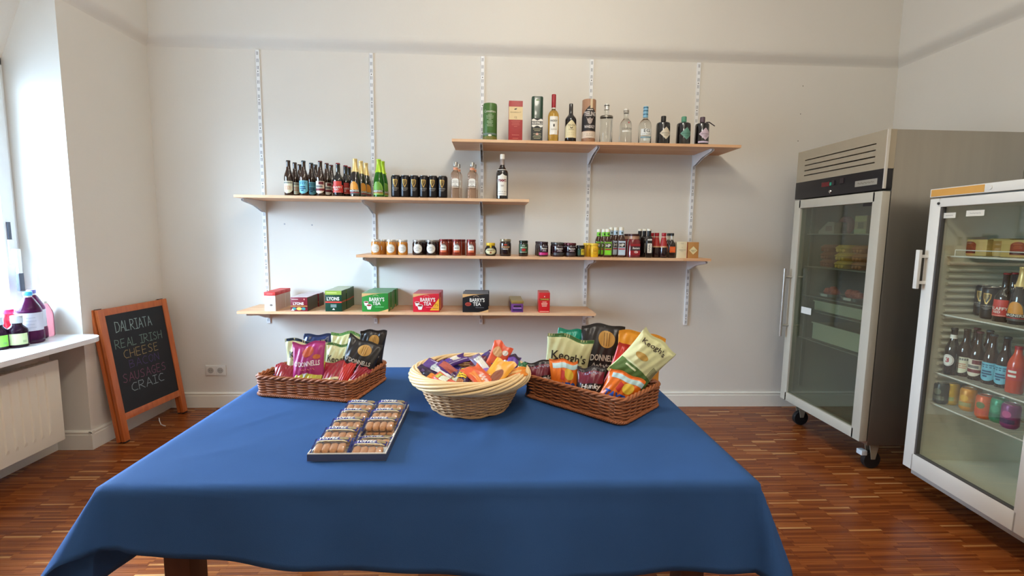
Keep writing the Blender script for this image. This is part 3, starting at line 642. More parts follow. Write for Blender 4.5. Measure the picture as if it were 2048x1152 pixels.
# --- highest shelf
z = Z1
t = item('whiskey_canister', 'green round whiskey canister with white script, first on the highest shelf', 'canister', put(979.5, YFR, z), rings([(.0475, 0), (.049, .004), (.049, .228), (.048, .236), (.046, .245), (.0, .247)], 32), mat('canister_green', (74, 112, 52), rough=.4))
S_ = on_cyl(.049)
decs(t, [('brand_lettering', sh_text('Connemara', .082, .017, shear=.15), 0, .190, WHT, .0006), ('small_print', lines([.03, .052, .05, .046, .02, .04, .042, .03, .044, .04], .0085, .0022), 0, .168, paper((196, 206, 178)), .0006),
         ('landscape_band', sh_rect(.15, .012, 14), 0, .040, paper((110, 126, 116)), .0006), ('white_cloud', sh_disc(.012, .006), 0, .030, WHT, .0010), ('gold_band', sh_strip([(-.075 + .01 * k, .005) for k in range(16)], [(-.075 + .01 * k, .026 - .0004 * abs(k - 7.5) ** 1.6) for k in range(16)]), 0, 0, paper((122, 116, 50)), .0007)], S_)
t = item('whiskey_box', 'tall red whiskey box with a cream band and the number 12', 'box', put(1030, YFR, z), bbox(-.047, .047, -.045, .045, 0, .262, .0012), mat('box_red', (164, 52, 50), rough=.45))
S_ = on_flat(-.045)
decs(t, [('cream_band', sh_rect(.0938, .086, 2), 0, .180, paper((222, 196, 146)), .0004), ('bird_emblem', sh_poly([(-.012, -.004), (-.004, -.005), (.004, -.004), (.009, .008), (.003, .004), (-.006, .003)]), 0, .208, INK, .0009),
         ('brand_lettering', sh_text('REDBREAST', .072, .009, spacing=1.25), 0, .186, paper((110, 84, 60)), .0009), ('number', sh_text('12', h=.013), 0, .153, paper((90, 66, 48)), .0009),
         ('small_print', lines([.06, .05, .054, .022], .011, .0022), 0, .126, paper((206, 112, 92)), .0006), ('lower_print', lines([.05, .04], .022, .0028), 0, .036, paper((206, 112, 92)), .0006)], S_)
t = item('whiskey_tin', 'tall dark green squarish whiskey tin with a white ribbon label', 'canister', put(1072.5, YFR, z), rings([(.038, .038, 0, 5), (.040, .040, .004, 5), (.040, .040, .292, 5), (.038, .038, .297, 5), (0.001, .001, .298, 5)], 40), mat('tin_green', (20, 56, 36), rough=.28, coat=.4))
S_ = on_flat(-.040)
decs(t, [('dark_panel', sh_rect(.074, .15, 3), 0, .077, paper((22, 26, 22)), .0004), ('ribbon', sh_rect(.074, .024, 3), 0, .122, INK, .0008), ('ribbon_edge', join2([sh_poly([(-.037, .142), (-.024, .148), (0, .136), (.024, .148), (.037, .142), (.037, .132), (-.037, .132)]), sh_poly([(-.037, .108), (.037, .108), (.037, .096), (.024, .090), (.006, .102), (-.006, .102), (-.024, .090), (-.037, .096)])]), 0, 0, WHT, .0010),
         ('brand_lettering', sh_text('BUSHMILLS', .070, .017, bold=.02), 0, .120, WHT, .0013), ('small_print', lines([.056, .04, .0, .054, .05, .058, .046], .0105, .0032), 0, .080, paper((186, 178, 140)), .0009), ('seal', sh_disc(.010, .008), 0, .046, paper((206, 160, 140)), .0013), ('top_badge', sh_rect(.02, .008), 0, .272, paper((120, 146, 96)), .0009)], S_)
def bottle_rings(R, h, shoulder, neck_r, neck_z, lip=.001): # generic bottle
    return [(R * .9, 0), (R, .006), (R, shoulder), (R * .97, shoulder + .010), (R * .86, shoulder + .022), (R * .62, shoulder + .036), (neck_r * 1.15, neck_z), (neck_r, neck_z + .012), (neck_r, h - .012), (neck_r + lip, h - .010), (neck_r + lip, h)]
t = item('whiskey_bottle', 'clear bottle of amber whiskey with red cap and white label', 'bottle', put(1105.5, YFR, z), rings(bottle_rings(.038, .275, .175, .0135, .215), 30), AMBERG, 'glass')
add(t, 'cap', rings([(.0148, .232), (.0152, .236), (.0152, .318), (.014, .321)], 24), mat('cap_red', (158, 26, 38), rough=.35)); add(t, 'neck_label', rings([(.0142, .214), (.0140, .232)], 20), WHT)
S_ = on_cyl(.038)
decs(t, [('label', sh_poly([(-.031, .062), (-.022, .044), (.0, .040), (.022, .044), (.031, .062), (.031, .165), (.024, .172), (-.024, .172), (-.031, .165)]) if False else sh_rect(.062, .122, 10), 0, .108, WHT, .0006), ('brand_lettering', sh_text('PADDY', .050, .013, bold=.02), 0, .139, INK, .0011), ('emblem', sh_disc(.005, .011), 0, .108, INK, .0011),
         ('red_sash', sh_strip([(-.0, .047), (.031, .047)], [(.0, .049), (.031, .078)]), 0, 0, paper((186, 48, 40)), .0012), ('small_print', lines([.044, .04], .006, .0016), 0, .085, paper((150, 130, 100)), .0011)], S_)
t = item('black_whiskey_bottle', 'black whiskey bottle with cream label and long black neck', 'bottle', put(1140, YFR, z), rings([(.037, 0), (.040, .005), (.040, .150), (.038, .160), (.031, .172), (.022, .182), (.0155, .192), (.0145, .205), (.0140, .256), (.0125, .262), (.0, .263)], 30), BLKG, 'glass')
S_ = on_cyl(.040)
decs(t, [('label', sh_strip([(-.052 + .008 * k, .028) for k in range(14)], [(-.052 + .008 * k, .150 - .0185 * abs((k - 6.5) / 6.5) ** .8 - .03 * abs((k - 6.5) / 6.5)) for k in range(14)]), 0, 0, paper((226, 212, 168)), .0006), ('brand_lettering', sh_text('TEELING', .052, .011), 0, .112, paper((96, 84, 60)), .0011), ('emblem', sh_poly([(-.012, .006), (0, -.004), (.012, .006), (.006, -.008), (-.006, -.008)]), 0, .098, paper((70, 60, 44)), .0011),
         ('lower_lettering', sh_text('WHISKEY', .038, .007), 0, .083, paper((96, 84, 60)), .0011), ('small_print', lines([.06, .06], .012, .0018), 0, .060, paper((170, 152, 112)), .0011)], S_)
t = item('brown_whiskey_canister', 'brown and black round whiskey canister with white lettering and metal lid', 'canister', put(1175.6, YFR, z), rings([(.0465, 0), (.0475, .003), (.0475, .285), (.046, .288), (.0, .288)], 36), mat('canister_kraft', (164, 122, 92), rough=.5))
S_ = on_cyl(.0475)
decs(t, [('black_panel', sh_strip([(-.074 + .0106 * k, .075) for k in range(15)], [(-.074 + .0106 * k, .245 - .0085 * abs(k - 7) ** 1.15) for k in range(15)]), 0, 0, paper((38, 30, 28)), .0005), ('pale_band', sh_rect(.148, .044, 14), 0, .050, paper((220, 200, 178)), .0007), ('tax_strip', sh_rect(.016, .062, 3), .008, .256, paper((218, 198, 164)), .0009),
         ('brand_lettering', sh_text('TEELING', .086, .030, bold=.03), 0, .189, paper((208, 198, 190)), .0010), ('bat_emblem', sh_poly([(-.026, .022), (-.008, .010), (-.004, .018), (.004, .018), (.008, .010), (.026, .022), (.012, -.018), (0, -.026), (-.012, -.018)]), 0, .145, paper((176, 160, 150)), .0010),
         ('lower_lettering', sh_text('WHISKEY', .078, .020, bold=.02), 0, .103, paper((214, 204, 196)), .0010), ('small_print', lines([.07, .05], .010, .002), 0, .054, paper((140, 116, 100)), .0011), ('dark_notch', sh_poly([(-.014, .028), (.014, .028), (0, .022)]), 0, 0, paper((50, 40, 36)), .0011), ('top_print', sh_rect(.04, .006, 4), 0, .216, paper((208, 198, 190)), .0010)], S_)
t = item('clear_gin_bottle', 'clear gin bottle with a metal shoulder collar and silver cap', 'bottle', put(1210.8, YFR, z), rings([(.041, 0), (.044, .006), (.044, .172), (.042, .178), (.030, .186), (.017, .192), (.0165, .225), (.0165, .232)], 30), CLEAR, 'glass')
add(t, 'collar', rings([(.0448, .171), (.0450, .181), (.043, .184), (.034, .186)], 30, False), mat('pewter', (134, 128, 116), rough=.35, metal=.6)); add(t, 'cap', rings([(.0175, .228), (.0175, .262), (.016, .266)], 20), mat('cap_silver', (214, 212, 204), rough=.3, metal=.4)); add(t, 'cap_ring', rings([(.0185, .252), (.0185, .257)], 20), INK)
t = item('round_gin_bottle', 'clear gin bottle with a small red star and ribbed lower body', 'bottle', put(1249.8, YFR, z), rings([(.046, 0, 0), (.046, .002), (.044, .02), (.042, .07), (.042, .115), (.0405, .130), (.034, .150), (.022, .165), (.0165, .172), (.0165, .205), (.018, .208), (.018, .214)], 20), CLEAR, 'glass')
add(t, 'cap', rings([(.0185, .210), (.0185, .234), (.017, .236)], 20), mat('cap_pale', (222, 218, 208), rough=.35, metal=.2)); add(t, 'cap_print', rings([(.0188, .213), (.0188, .226)], 20), mat('cap_print', (150, 144, 132), rough=.4))
S_ = on_cyl(.0425)
decs(t, [('brand_lettering', sh_text('CAORUNN', .074, .014), 0, .097, paper((74, 76, 74)), .0006), ('label_arc', sh_rect(.07, .010, 8), 0, .080, paper((224, 222, 212)), .0005)], S_)
stp = [((.007 if k % 2 == 0 else .003) * sin(k * pi / 5), (.007 if k % 2 == 0 else .003) * cos(k * pi / 5)) for k in range(10)]
decs(t, [('red_star', sh_poly(stp), .010, .138, paper((196, 30, 40)), .0006)], on_cyl(.041))
t = item('dome_gin_bottle', 'clear gin bottle with a blue striped wax cap and round shoulders', 'bottle', put(1288.3, YFR, z), rings([(.040, 0), (.0435, .006), (.0435, .120), (.042, .134), (.037, .148), (.029, .160), (.020, .168), (.0155, .174), (.0155, .2)], 30), CLEAR, 'glass')
add(t, 'cap', rings([(.0165, .180), (.0175, .184), (.0165, .250), (.0165, .256)], 20), mat('cap_blue', (136, 186, 210), rough=.4))
for k in (.198, .222, .243): add(t, 'cap_stripe', rings([(.0176, k), (.0176, k + .008)], 20), mat('stripe_blue', (60, 110, 136), rough=.4))
S_ = on_cyl(.0435)
decs(t, [('label', sh_rect(.084, .042, 10), 0, .078, mat('frosted_label', (226, 228, 222), rough=.5, noise=.02), .0006), ('brand_lettering', sh_text('EG', .040, .022, bold=.01), 0, .086, INK, .0011), ('small_print', lines([.062], .006, .0026), 0, .064, paper((80, 90, 96)), .0011), ('lower_band', sh_rect(.09, .010, 10), 0, .042, paper((120, 150, 160)), .0006), ('bottom_label', sh_rect(.05, .016, 6), .004, .026, paper((206, 214, 208)), .0007)], S_)
def apothecary(px, capc, labc, ink, label, extra=None):
    t = item('apothecary_gin_bottle', label, 'bottle', put(px, YFR, z), rings([(.044, 0), (.048, .004), (.049, .02), (.0475, .134), (.045, .145), (.036, .151), (.020, .155), (.017, .158), (.017, .165)], 30), BLKG, 'glass', group='black apothecary gin bottles')
    add(t, 'cap', rings([(.0175, .158), (.0175, .190), (.016, .194), (.0, .195)], 20), mat('cap_%02x%02x%02x' % capc, capc, rough=.5))
    S_ = on_cyl(.0485)
    n = 13; xs = [-.044 + .088 * k / (n - 1) for k in range(n)]
    decs(t, [('diamond_label', sh_strip([(x, -.042 * (1 - abs(x) / .0441)) for x in xs], [(x, .042 * (1 - abs(x) / .0441)) for x in xs]), .006, .072, paper(labc), .0006), ('brand_lettering', sh_text("HENDRICK'S", .066, .009), .006, .072, paper(ink), .0011), ('small_print', lines([.03, .022], .006, .0016), .006, .060, paper(ink), .0011)], S_)
    return t
apothecary(1324.3, (30, 26, 22), (214, 202, 178), (90, 84, 76), 'black apothecary gin bottle with black cap and cream diamond label')
apothecary(1365, (84, 146, 116), (98, 148, 128), (40, 84, 70), 'black apothecary gin bottle with green cap and green diamond label')
t = apothecary(1401.8, (86, 66, 74), (206, 186, 196), (90, 74, 96), 'black apothecary gin bottle with mauve cap, lilac label and a hang ribbon')
decs(t, [('lower_band', sh_rect(.084, .012, 10), 0, .018, paper((206, 188, 206)), .0007)], on_cyl(.0487))
add(t, 'hang_ribbon', prism([(.016, .158), (.040, .160), (.082, .134), (.080, .128), (.040, .152), (.016, .152)], -.022, -.0205, 1), mat('ribbon_dark', (52, 40, 44), rough=.6), False)

# --- second shelf: beer bottles
z = Z2
def beer_rings(): return [(.028, 0), (.0305, .004), (.0305, .118), (.0298, .130), (.0265, .146), (.0205, .162), (.0155, .178), (.0135, .2), (.0130, .222), (.0142, .223), (.0142, .228), (.0130, .229), (.0130, .236)]
def beer(name, label, capc, tall=1.0):
    t = thing(name, label, 'bottle', (0, 0, 0)); obj('glass', rings(beer_rings(), 22), BROWN, t, smooth=True)
    obj('crown_cap', rings([(.0150, .231), (.0146, .236), (.0130, .239), (.0, .2395)], 18), mat('crown_%02x%02x%02x' % capc, capc, rough=.35, metal=.3), t, smooth=True); return t
SB = on_cyl(.0305)
def shield(w, h, d, n=11):
    xs = [-w / 2 + w * k / (n - 1) for k in range(n)]
    return sh_strip([(x, -h / 2 + d * (abs(x) / (w / 2)) ** 2.2) for x in xs], [(x, h / 2) for x in xs])
a1 = beer('beer_bottle', 'brown beer bottle with cream shield label, front of the leftmost row', (60, 44, 34))
decs(a1, [('label', shield(.072, .082, .022), 0, .058, paper((226, 222, 192)), .0006), ('top_print', join2([sh2(sh_rect(.007, .011, 1), -.027 + .009 * k, 0) for k in range(7)]), 0, .088, paper((120, 120, 112)), .0011), ('lettering', lines([.044, .05, .046], .0095, .005), 0, .064, paper((204, 140, 104)), .0011)], SB)
a2 = beer('beer_bottle', 'brown beer bottle with bright blue shield label, front one', (52, 66, 72))
decs(a2, [('label', shield(.072, .088, .020), 0, .060, paper((112, 186, 204)), .0006), ('top_print', lines([.05, .056], .010, .006), 0, .092, paper((40, 108, 136)), .0011), ('lettering', join2([sh2(sh_rect(.036, .008, 5), 0, .062), sh2(sh_rect(.040, .008, 5), 0, .050), sh2(sh_rect(.018, .008, 3), -.004, .038)]), 0, 0, paper((24, 76, 110)), .0011)], SB)
a3 = beer('beer_bottle', 'brown beer bottle with cream and maroon label, front one', (84, 30, 36))
decs(a3, [('label', shield(.072, .084, .022), 0, .060, paper((226, 214, 192)), .0006), ('maroon_block', sh_rect(.034, .020, 5), .014, .089, paper((110, 36, 40)), .0010), ('maroon_band', sh_rect(.071, .016, 8), 0, .045, paper((122, 36, 42)), .0010), ('lettering', sh_rect(.046, .014, 6), 0, .066, paper((120, 116, 108)), .0010)], SB)
def red_ale(label):
    t = thing('ale_bottle', label, 'bottle'); obj('glass', rings([(.034, 0), (.0365, .004), (.0365, .108), (.0355, .118), (.031, .130), (.023, .142), (.0165, .152), (.0145, .165), (.0140, .212), (.0148, .214), (.0148, .218), (.0136, .219), (.0136, .224)], 22), BLKG, t, smooth=True)
    obj('crown_cap', rings([(.0152, .219), (.0148, .224), (.0132, .227), (.0, .2275)], 18), mat('crown_red', (126, 26, 34), rough=.35, metal=.3), t, smooth=True)
    decs(t, [('label', sh_rect(.086, .052, 10), 0, .052, paper((196, 52, 44)), .0006), ('label_top', sh_rect(.060, .026, 8), 0, .090, paper((206, 66, 56)), .0006), ('lettering', sh_text('KLAFFY', .066, .014, bold=.02), 0, .062, WHT, .0011), ('second_line', sh_text('RED', .028, .011, bold=.02), -.006, .046, WHT, .0011), ('small_print', lines([.05], .006, .002), 0, .030, paper((236, 190, 170)), .0011)], on_cyl(.0365)); return t
a4 = red_ale('dark ale bottle with red label and red crown cap, front one')
def cider(label, glass, foilc, labc, arcc, nm='cider_bottle'):
    t = thing(nm, label, 'bottle'); obj('glass', rings([(.034, 0), (.0375, .004), (.0375, .085), (.0365, .105), (.033, .130), (.0275, .155), (.0215, .180), (.0175, .2), (.0145, .225), (.0145, .245)], 24), glass, t, smooth=True)
    fm = mat('neck_foil_%02x%02x%02x' % foilc, foilc, rough=.32, metal=.35, noise=.1)
    fr_ = []
    obj('neck_foil', rings([(.0245, .170), (.0220, .181), (.0182, .2), (.0152, .225), (.0150, .250), (.0160, .252), (.0160, .257), (.0146, .259), (.0, .260)], 24), fm, t, smooth=True)
    decs(t, [('foil_point', sh_poly([(-.026, .012), (.026, .012), (.006, -.016), (-.006, -.016)]), 0, .166, fm, .0018)], on_cyl(.0262))
    S_ = on_cyl(.0375); n = 13; xs = [-.042 + .084 * k / (n - 1) for k in range(n)]
    arch = lambda k: sh_strip([(x * k, 0) for x in xs], [(x * k, .088 * k * sqrt(max(0, 1 - (x / .0425) ** 2)) ** .8) for x in xs])
    decs(t, [('label', arch(1), 0, .016, paper(labc), .0006), ('sun_arch', arch(.72), 0, .040, paper(arcc), .0010), ('brand_band', sh_rect(.082, .014, 10), 0, .041, paper((30, 30, 28)), .0013), ('brand_lettering', sh_text('MAGNERS', .070, .012, bold=.02), 0, .041, WHT, .0017), ('red_band', sh_rect(.076, .005, 8), 0, .029, paper((170, 44, 40)), .0013)], S_); return t
a5 = cider('dark cider bottle with gold foil neck, front of the gold necked row', BLKG, (230, 200, 132), (84, 88, 82), (222, 150, 52))
a6 = cider('bright green cider bottle with lime foil neck, front one', GREENG, (170, 206, 52), (150, 190, 84), (108, 160, 56))
rows = [(a1, [(575.5, -.30), (588.5, -.205), (598, -.115)], ['second in the leftmost row behind the cream shield label', 'last in the leftmost row nearest the wall']),
        (a2, [(606, -.30), (621.5, -.20), (629.5, -.12)], ['with blue label, second in its row', 'with blue label, last in its row and almost hidden']),
        (a3, [(639.5, -.30), (652.5, -.20), (661.5, -.115)], ['with cream and maroon label, second in its row', 'with cream and maroon label, last in its row']),
        (a4, [(675, -.30), (690, -.195), (697, -.12)], ['with red label, second in its row', 'with red label, last in its row']),
        (a5, [(709.5, -.30), (721, -.20), (731, -.105)], ['with gold foil neck, second in its row', 'with gold foil neck, last in its row']),
        (a6, [(757, -.30), (764.5, -.21)], ['with lime foil neck, standing behind the front green one'])]
for src, ps, labs in rows:
    g = {a1: 'cream label beers', a2: 'blue label beers', a3: 'maroon label beers', a4: 'red label ales', a5: 'gold necked ciders', a6: 'green cider bottles'}[src]
    src['group'] = g; src.location = put(ps[0][0], ps[0][1], z); src.rotation_euler = (0, 0, random.uniform(-.1, .1))
    base = 'green cider bottle' if src is a6 else ('dark cider bottle' if src is a5 else ('dark ale bottle' if src is a4 else 'brown beer bottle'))
    for (px, Y), lb in zip(ps[1:], labs): dup(src, put(px, Y, z), base + ' ' + lb, rz=random.uniform(.0, .7))
# black stout cans
can = thing('stout_can', 'black stout can with gold harp, first from the left', 'can', put(791, -.30, z), group='black stout cans')
obj('can_body', rings([(.026, 0), (.0290, .003), (.0330, .009), (.0335, .013), (.0335, .139), (.0318, .145), (.0275, .150), (.0268, .151)], 26), mat('can_black', (26, 22, 23), rough=.3, metal=.2, noise=.06), can, smooth=True)
obj('can_lid', rings([(.0268, .1505), (.0272, .153), (.0262, .154), (.0250, .1505), (.0, .1500)], 24), mat('can_silver', (176, 174, 166), rough=.3, metal=.8), can, smooth=True)
harp = join2([sh_strip([(-.0135, .022), (-.012, -.002), (-.003, -.026)], [(-.010, .022), (-.0085, 0), (.001, -.022)]), sh_strip([(-.0135, .019), (-.004, .017), (.006, .018), (.013, .013)], [(-.0135, .023), (-.003, .0215), (.006, .0225), (.0145, .018)]), sh_strip([(.010, .016), (.009, .0), (-.001, -.024)], [(.0142, .016), (.0125, -.002), (.002, -.027)])] +
             [sh_strip([(-.0085 + .0032 * k, .019), (-.0045 + .0022 * k, -.016 + .005 * k)], [(-.0074 + .0032 * k, .019), (-.0034 + .0022 * k, -.016 + .005 * k)]) for k in range(5)])
decs(can, [('harp_emblem', sh2(harp, sx=1.15, sy=1.1), 0, .100, GOLD, .0007), ('brand_lettering', sh_text('GUINNESS', .046, .0075, spacing=1.1), 0, .064, paper((196, 190, 176)), .0007), ('small_print', lines([.036, .022], .006, .0026), 0, .054, paper((134, 128, 122)), .0007)], on_cyl(.0335))
for px, lb in ((809.6, 'second'), (828, 'third'), (847.5, 'fourth'), (865.8, 'fifth'), (885.2, 'sixth, next to the pink gin')):
    dup(can, put(px, -.30, z), 'black stout can with gold harp, %s from the left' % lb, rz=random.uniform(-.06, .06))
film = tag(obj('shrink_wrap', box(0, .001, 0, .001, 0, .001), CLEAR), None, None); bpy.data.objects.remove(film)
# pink gin and the dark liqueur
def pink(label):
    t = thing('pink_gin_bottle', label, 'bottle', group='pink gin bottles'); obj('glass', rings([(.027, .027, 0, 5), (.0305, .0305, .004, 5), (.0295, .0295, .120, 5), (.0290, .0290, .148, 5), (.0315, .0315, .158, 4), (.0315, .0315, .168, 4), (.028, .028, .178, 3), (.020, .020, .188, 2), (.0155, .0155, .194, 2), (.0150, .0150, .222, 2)], 28), PINKG, t, smooth=True)
    obj('neck_band', rings([(.0165, .196), (.0160, .212)], 20), mat('neck_band_pink', (224, 150, 112), rough=.4), t, smooth=True); obj('cap', rings([(.0158, .222), (.0158, .246), (.0145, .249), (.0, .249)], 20), mat('cap_grey_silver', (176, 176, 170), rough=.3, metal=.6), t, smooth=True)
    decs(t, [('label', sh_rect(.047, .046, 2), 0, .106, WHT, .0006), ('label_peak', sh_poly([(-.0235, 0), (.0235, 0), (.010, .008), (-.010, .008)]), 0, .129, WHT, .0006), ('lettering', lines([.036, .040, .010, .028], .010, .0030), 0, .118, paper((150, 134, 122)), .0011), ('lower_band', sh_rect(.050, .005, 2), 0, .076, paper((226, 206, 184)), .0006)], on_flat(-.0300)); return t
pk = pink('pink gin bottle with square body and white label, front left one'); pk.location = put(911, -.30, z)
for (px, Y, lb) in ((944.5, -.30, 'pink gin bottle with square body and white label, front right one'), (916.5, -.205, 'pink gin bottle half hidden behind the front left one'), (948.5, -.205, 'pink gin bottle half hidden behind the front right one')): dup(pk, put(px, Y, z), lb)
t = item('liqueur_bottle', 'tall dark liqueur bottle with white label and white cap', 'bottle', put(1005, -.30, z), rings([(.038, 0), (.0425, .005), (.0425, .172), (.041, .184), (.035, .198), (.026, .210), (.0185, .222), (.0165, .235), (.0145, .27), (.0145, .285)], 30), BLKG, 'glass')
add(t, 'cap', rings([(.0160, .275), (.0165, .279), (.0165, .304), (.0145, .309), (.0, .310)], 22), WHT); add(t, 'clear_neck', rings([(.0172, .236), (.0158, .256), (.0150, .276)], 20, False), mat('neck_glint', (150, 136, 128), rough=.1, coat=.5)); add(t, 'neck_collar', rings([(.0400, .186), (.0325, .203)], 28, False), WHT)
xs = [-.034 + .068 * k / 12 for k in range(13)]
decs(t, [('label', sh_strip([(x, .024) for x in xs], [(x, .160 + .012 * math.exp(-(x / .012) ** 2)) for x in xs]), 0, 0, WHT, .0006), ('brand_lettering', sh_text("PIMM'S", .058, .020, bold=.03), 0, .127, paper((134, 40, 58)), .0011), ('small_print', lines([.022, .018], .006, .003), 0, .094, paper((150, 140, 140)), .0011), ('rule', lines([.060], .006, .0022), 0, .051, paper((60, 56, 60)), .0011), ('foot_print', lines([.05], .006, .002), 0, .036, paper((150, 140, 140)), .0011)], on_cyl(.0425))

# --- third shelf: jars and sauces
z = Z3
def jar(name, label, glass, lidc, R, h, lid_h=.014, group=None, lidR=None):
    lr = lidR or R * .93
    t = thing(name, label, 'jar', group=group); obj('glass', rings([(R * .92, 0), (R, .005), (R, h - lid_h - .018), (R * .97, h - lid_h - .009), (lr * .96, h - lid_h - .001), (lr * .96, h - .004)], 26), glass, t, smooth=True)
    obj('lid', rings([(lr, h - lid_h), (lr * 1.015, h - lid_h + .002), (lr * 1.015, h - .003), (lr * .98, h), (0, h)], 26), mat('lid_%02x%02x%02x' % lidc, lidc, rough=.3, metal=.5), t, smooth=True); return t
def place(t, px, Y=-.30, rz=0.): t.location = put(px, Y, z); t.rotation_euler = (0, 0, rz); return t
ORJ = mat('marmalade_glass', (196, 128, 48), rough=.12, coat=.6, noise=.12, scale=40)
def marm(label):
    t = jar('marmalade_jar', label, ORJ, (206, 200, 188), .0345, .105, group='orange marmalade jars')
    decs(t, [('round_label', sh_disc(.030, .030, 24), 0, .044, WHT, .0006), ('label_ring', sh_ring(.027, .027, .0012), 0, .044, paper((150, 146, 136)), .0010), ('label_print', lines([.026, .040, .024], .010, .0024), 0, .052, paper((120, 116, 108)), .0010)], on_cyl(.0345)); return t
m1 = place(marm('marmalade jar with round white label, leftmost front jar'), 749)
for px, Y, rz, lb in ((780, -.30, 0, 'second front jar'), (803.5, -.30, 0, 'third front jar'), (763.5, -.215, -.9, 'turned away, behind the leftmost front jar'), (791.5, -.215, -.9, 'turned away, behind the second front jar')):
    dup(m1, put(px, Y, z), 'marmalade jar with round white label, ' + lb, rz=rz)
def chut(label):
    t = jar('chutney_jar', label, mat('chutney_glass', (34, 18, 18), rough=.1, coat=.6), (150, 144, 136), .0415, .106, group='dark chutney jars')
    decs(t, [('round_label', sh_disc(.032, .032, 24), 0, .046, WHT, .0006), ('label_ring', sh_ring(.029, .029, .0012), 0, .046, paper((150, 146, 136)), .0010), ('label_print', lines([.024, .044, .024], .011, .0026), 0, .056, paper((90, 86, 84)), .0010)], on_cyl(.0415)); return t
c1 = place(chut('dark chutney jar with round white label, left one'), 835.2)
for px, Y, rz, lb in ((862, -.30, 0, 'dark chutney jar with round white label, right one'), (843.5, -.205, -.9, 'dark chutney jar turned away behind the left one'), (868.5, -.205, -.9, 'dark chutney jar turned away behind the right one')): dup(c1, put(px, Y, z), lb, rz=rz)
def chil(label):
    t = jar('chilli_jam_jar', label, mat('chilli_glass', (126, 44, 26), rough=.12, coat=.6, noise=.25, scale=90), (112, 36, 34), .0345, .113, group='red chilli jam jars')
    decs(t, [('label', sh_rect(.044, .030, 8), 0, .046, WHT, .0006), ('label_dome', sh_strip([(-.022 + .0044 * k, 0) for k in range(11)], [(-.022 + .0044 * k, .014 * sqrt(max(0, 1 - ((k - 5) / 5.02) ** 2))) for k in range(11)]), 0, .061, paper((214, 214, 206)), .0006), ('fruit_print', sh_rect(.044, .014, 8), 0, .030, paper((214, 110, 70)), .0010), ('lettering', lines([.030], .006, .005), 0, .053, paper((90, 96, 100)), .0010), ('grey_print', sh_disc(.014, .006), 0, .078, paper((130, 110, 100)), .0006)], on_cyl(.0345)); return t
k1 = place(chil('red chilli jam jar with arched white label, left one'), 887)
for px, Y, rz, lb in ((914, -.30, 0, 'red chilli jam jar with arched white label, middle one'), (943, -.30, 0, 'red chilli jam jar with arched white label, right one standing apart'), (896.5, -.21, -1.0, 'red chilli jam jar turned away behind the left one'), (922.5, -.21, -1.0, 'red chilli jam jar turned away behind the middle one')): dup(k1, put(px, Y, z), lb, rz=rz)
t = thing('yeast_spread_jar', 'squat round black jar with yellow lid and cream oval label', 'jar', put(983, -.30, z))
obj('glass', rings([(.030, .024, 0, 2), (.036, .030, .004, 2), (.0425, .034, .022, 2), (.0435, .035, .036, 2), (.040, .033, .054, 2), (.031, .028, .068, 2), (.028, .027, .074, 2)], 30), BLKG, t, smooth=True)
add(t, 'lid', rings([(.030, .072), (.0315, .074), (.0315, .089), (.030, .092), (0, .092)], 26), mat('lid_yellow', (226, 186, 44), rough=.4))
decs(t, [('label', sh_disc(.036, .022, 26), 0, .033, paper((222, 212, 164)), .0016), ('label_ring', sh_ring(.033, .0195, .0016), 0, .033, paper((60, 90, 50)), .0020), ('brand_lettering', sh_text('MARMITE', .046, .008, bold=.02), 0, .040, paper((90, 40, 36)), .0021), ('pot_print', sh_disc(.007, .007), 0, .024, paper((150, 80, 40)), .0021), ('yellow_tab', sh_rect(.012, .016), 0, .066, paper((226, 186, 44)), -.0035)], lambda u, v, e: (u, -(sqrt(max(.0001, 1 - (u / .0436) ** 2)) * .0352) - e, v))
t = place(jar('pickle_jar', 'dark brown pickle jar with pewter lid and orange banner label', mat('pickle_glass', (42, 28, 24), rough=.1, coat=.6), (150, 138, 112), .041, .120, .018), 1013)
decs(t, [('label', sh_rect(.066, .026, 10), 0, .060, paper((60, 44, 34)), .0006), ('brand_lettering', sh_text('Branston', .060, .014, bold=.02), 0, .066, paper((222, 178, 132)), .0011), ('red_mark', sh_disc(.012, .005), 0, .080, paper((186, 60, 40)), .0011), ('lower_lettering', lines([.036], .006, .006), 0, .050, paper((206, 200, 188)), .0011)], on_cyl(.041))
t = place(jar('pesto_jar', 'slim dark jar with green label and red fruit print', mat('pesto_glass', (44, 30, 22), rough=.1, coat=.6), (40, 46, 36), .0335, .111, .016), 1049.8)
decs(t, [('label', sh_rect(.078, .062, 10), 0, .055, paper((50, 80, 50)), .0006), ('lettering', sh_text('Mr', .02, .012), 0, .076, WHT, .0011), ('lettering_lower', lines([.048], .006, .009), 0, .062, paper((150, 176, 140)), .0011), ('fruit_print', sh_disc(.015, .009), 0, .046, paper((176, 44, 36)), .0011), ('foot_print', lines([.05], .005, .003), 0, .030, paper((200, 204, 180)), .0011)], on_cyl(.0335))
def beet(label, band, lid, R=.0345, h=.104):
    t = jar('beetroot_jar', label, mat('beetroot_glass', (40, 18, 24), rough=.1, coat=.6), lid, R, h, .016)
    decs(t, [('brand_lettering', sh_text('Baxters', R * 1.15, .013, bold=.02, shear=.1), R * .12, .058, WHT, .0008), ('small_print', lines([R * .7, R * .9], .007, .004), R * .12, .046, paper((180, 164, 170)), .0008), ('colour_band', sh_rect(R * 2.2, .018, 12), 0, .020, paper(band), .0006), ('top_line', sh_rect(R * 2.1, .002, 10), 0, .074, paper((170, 160, 160)), .0006)], on_cyl(R)); return t
b1 = place(beet('small beetroot jar with pink lower band, front one', (196, 44, 116), (52, 34, 38)), 1090.8); b1['group'] = 'pink band jars'
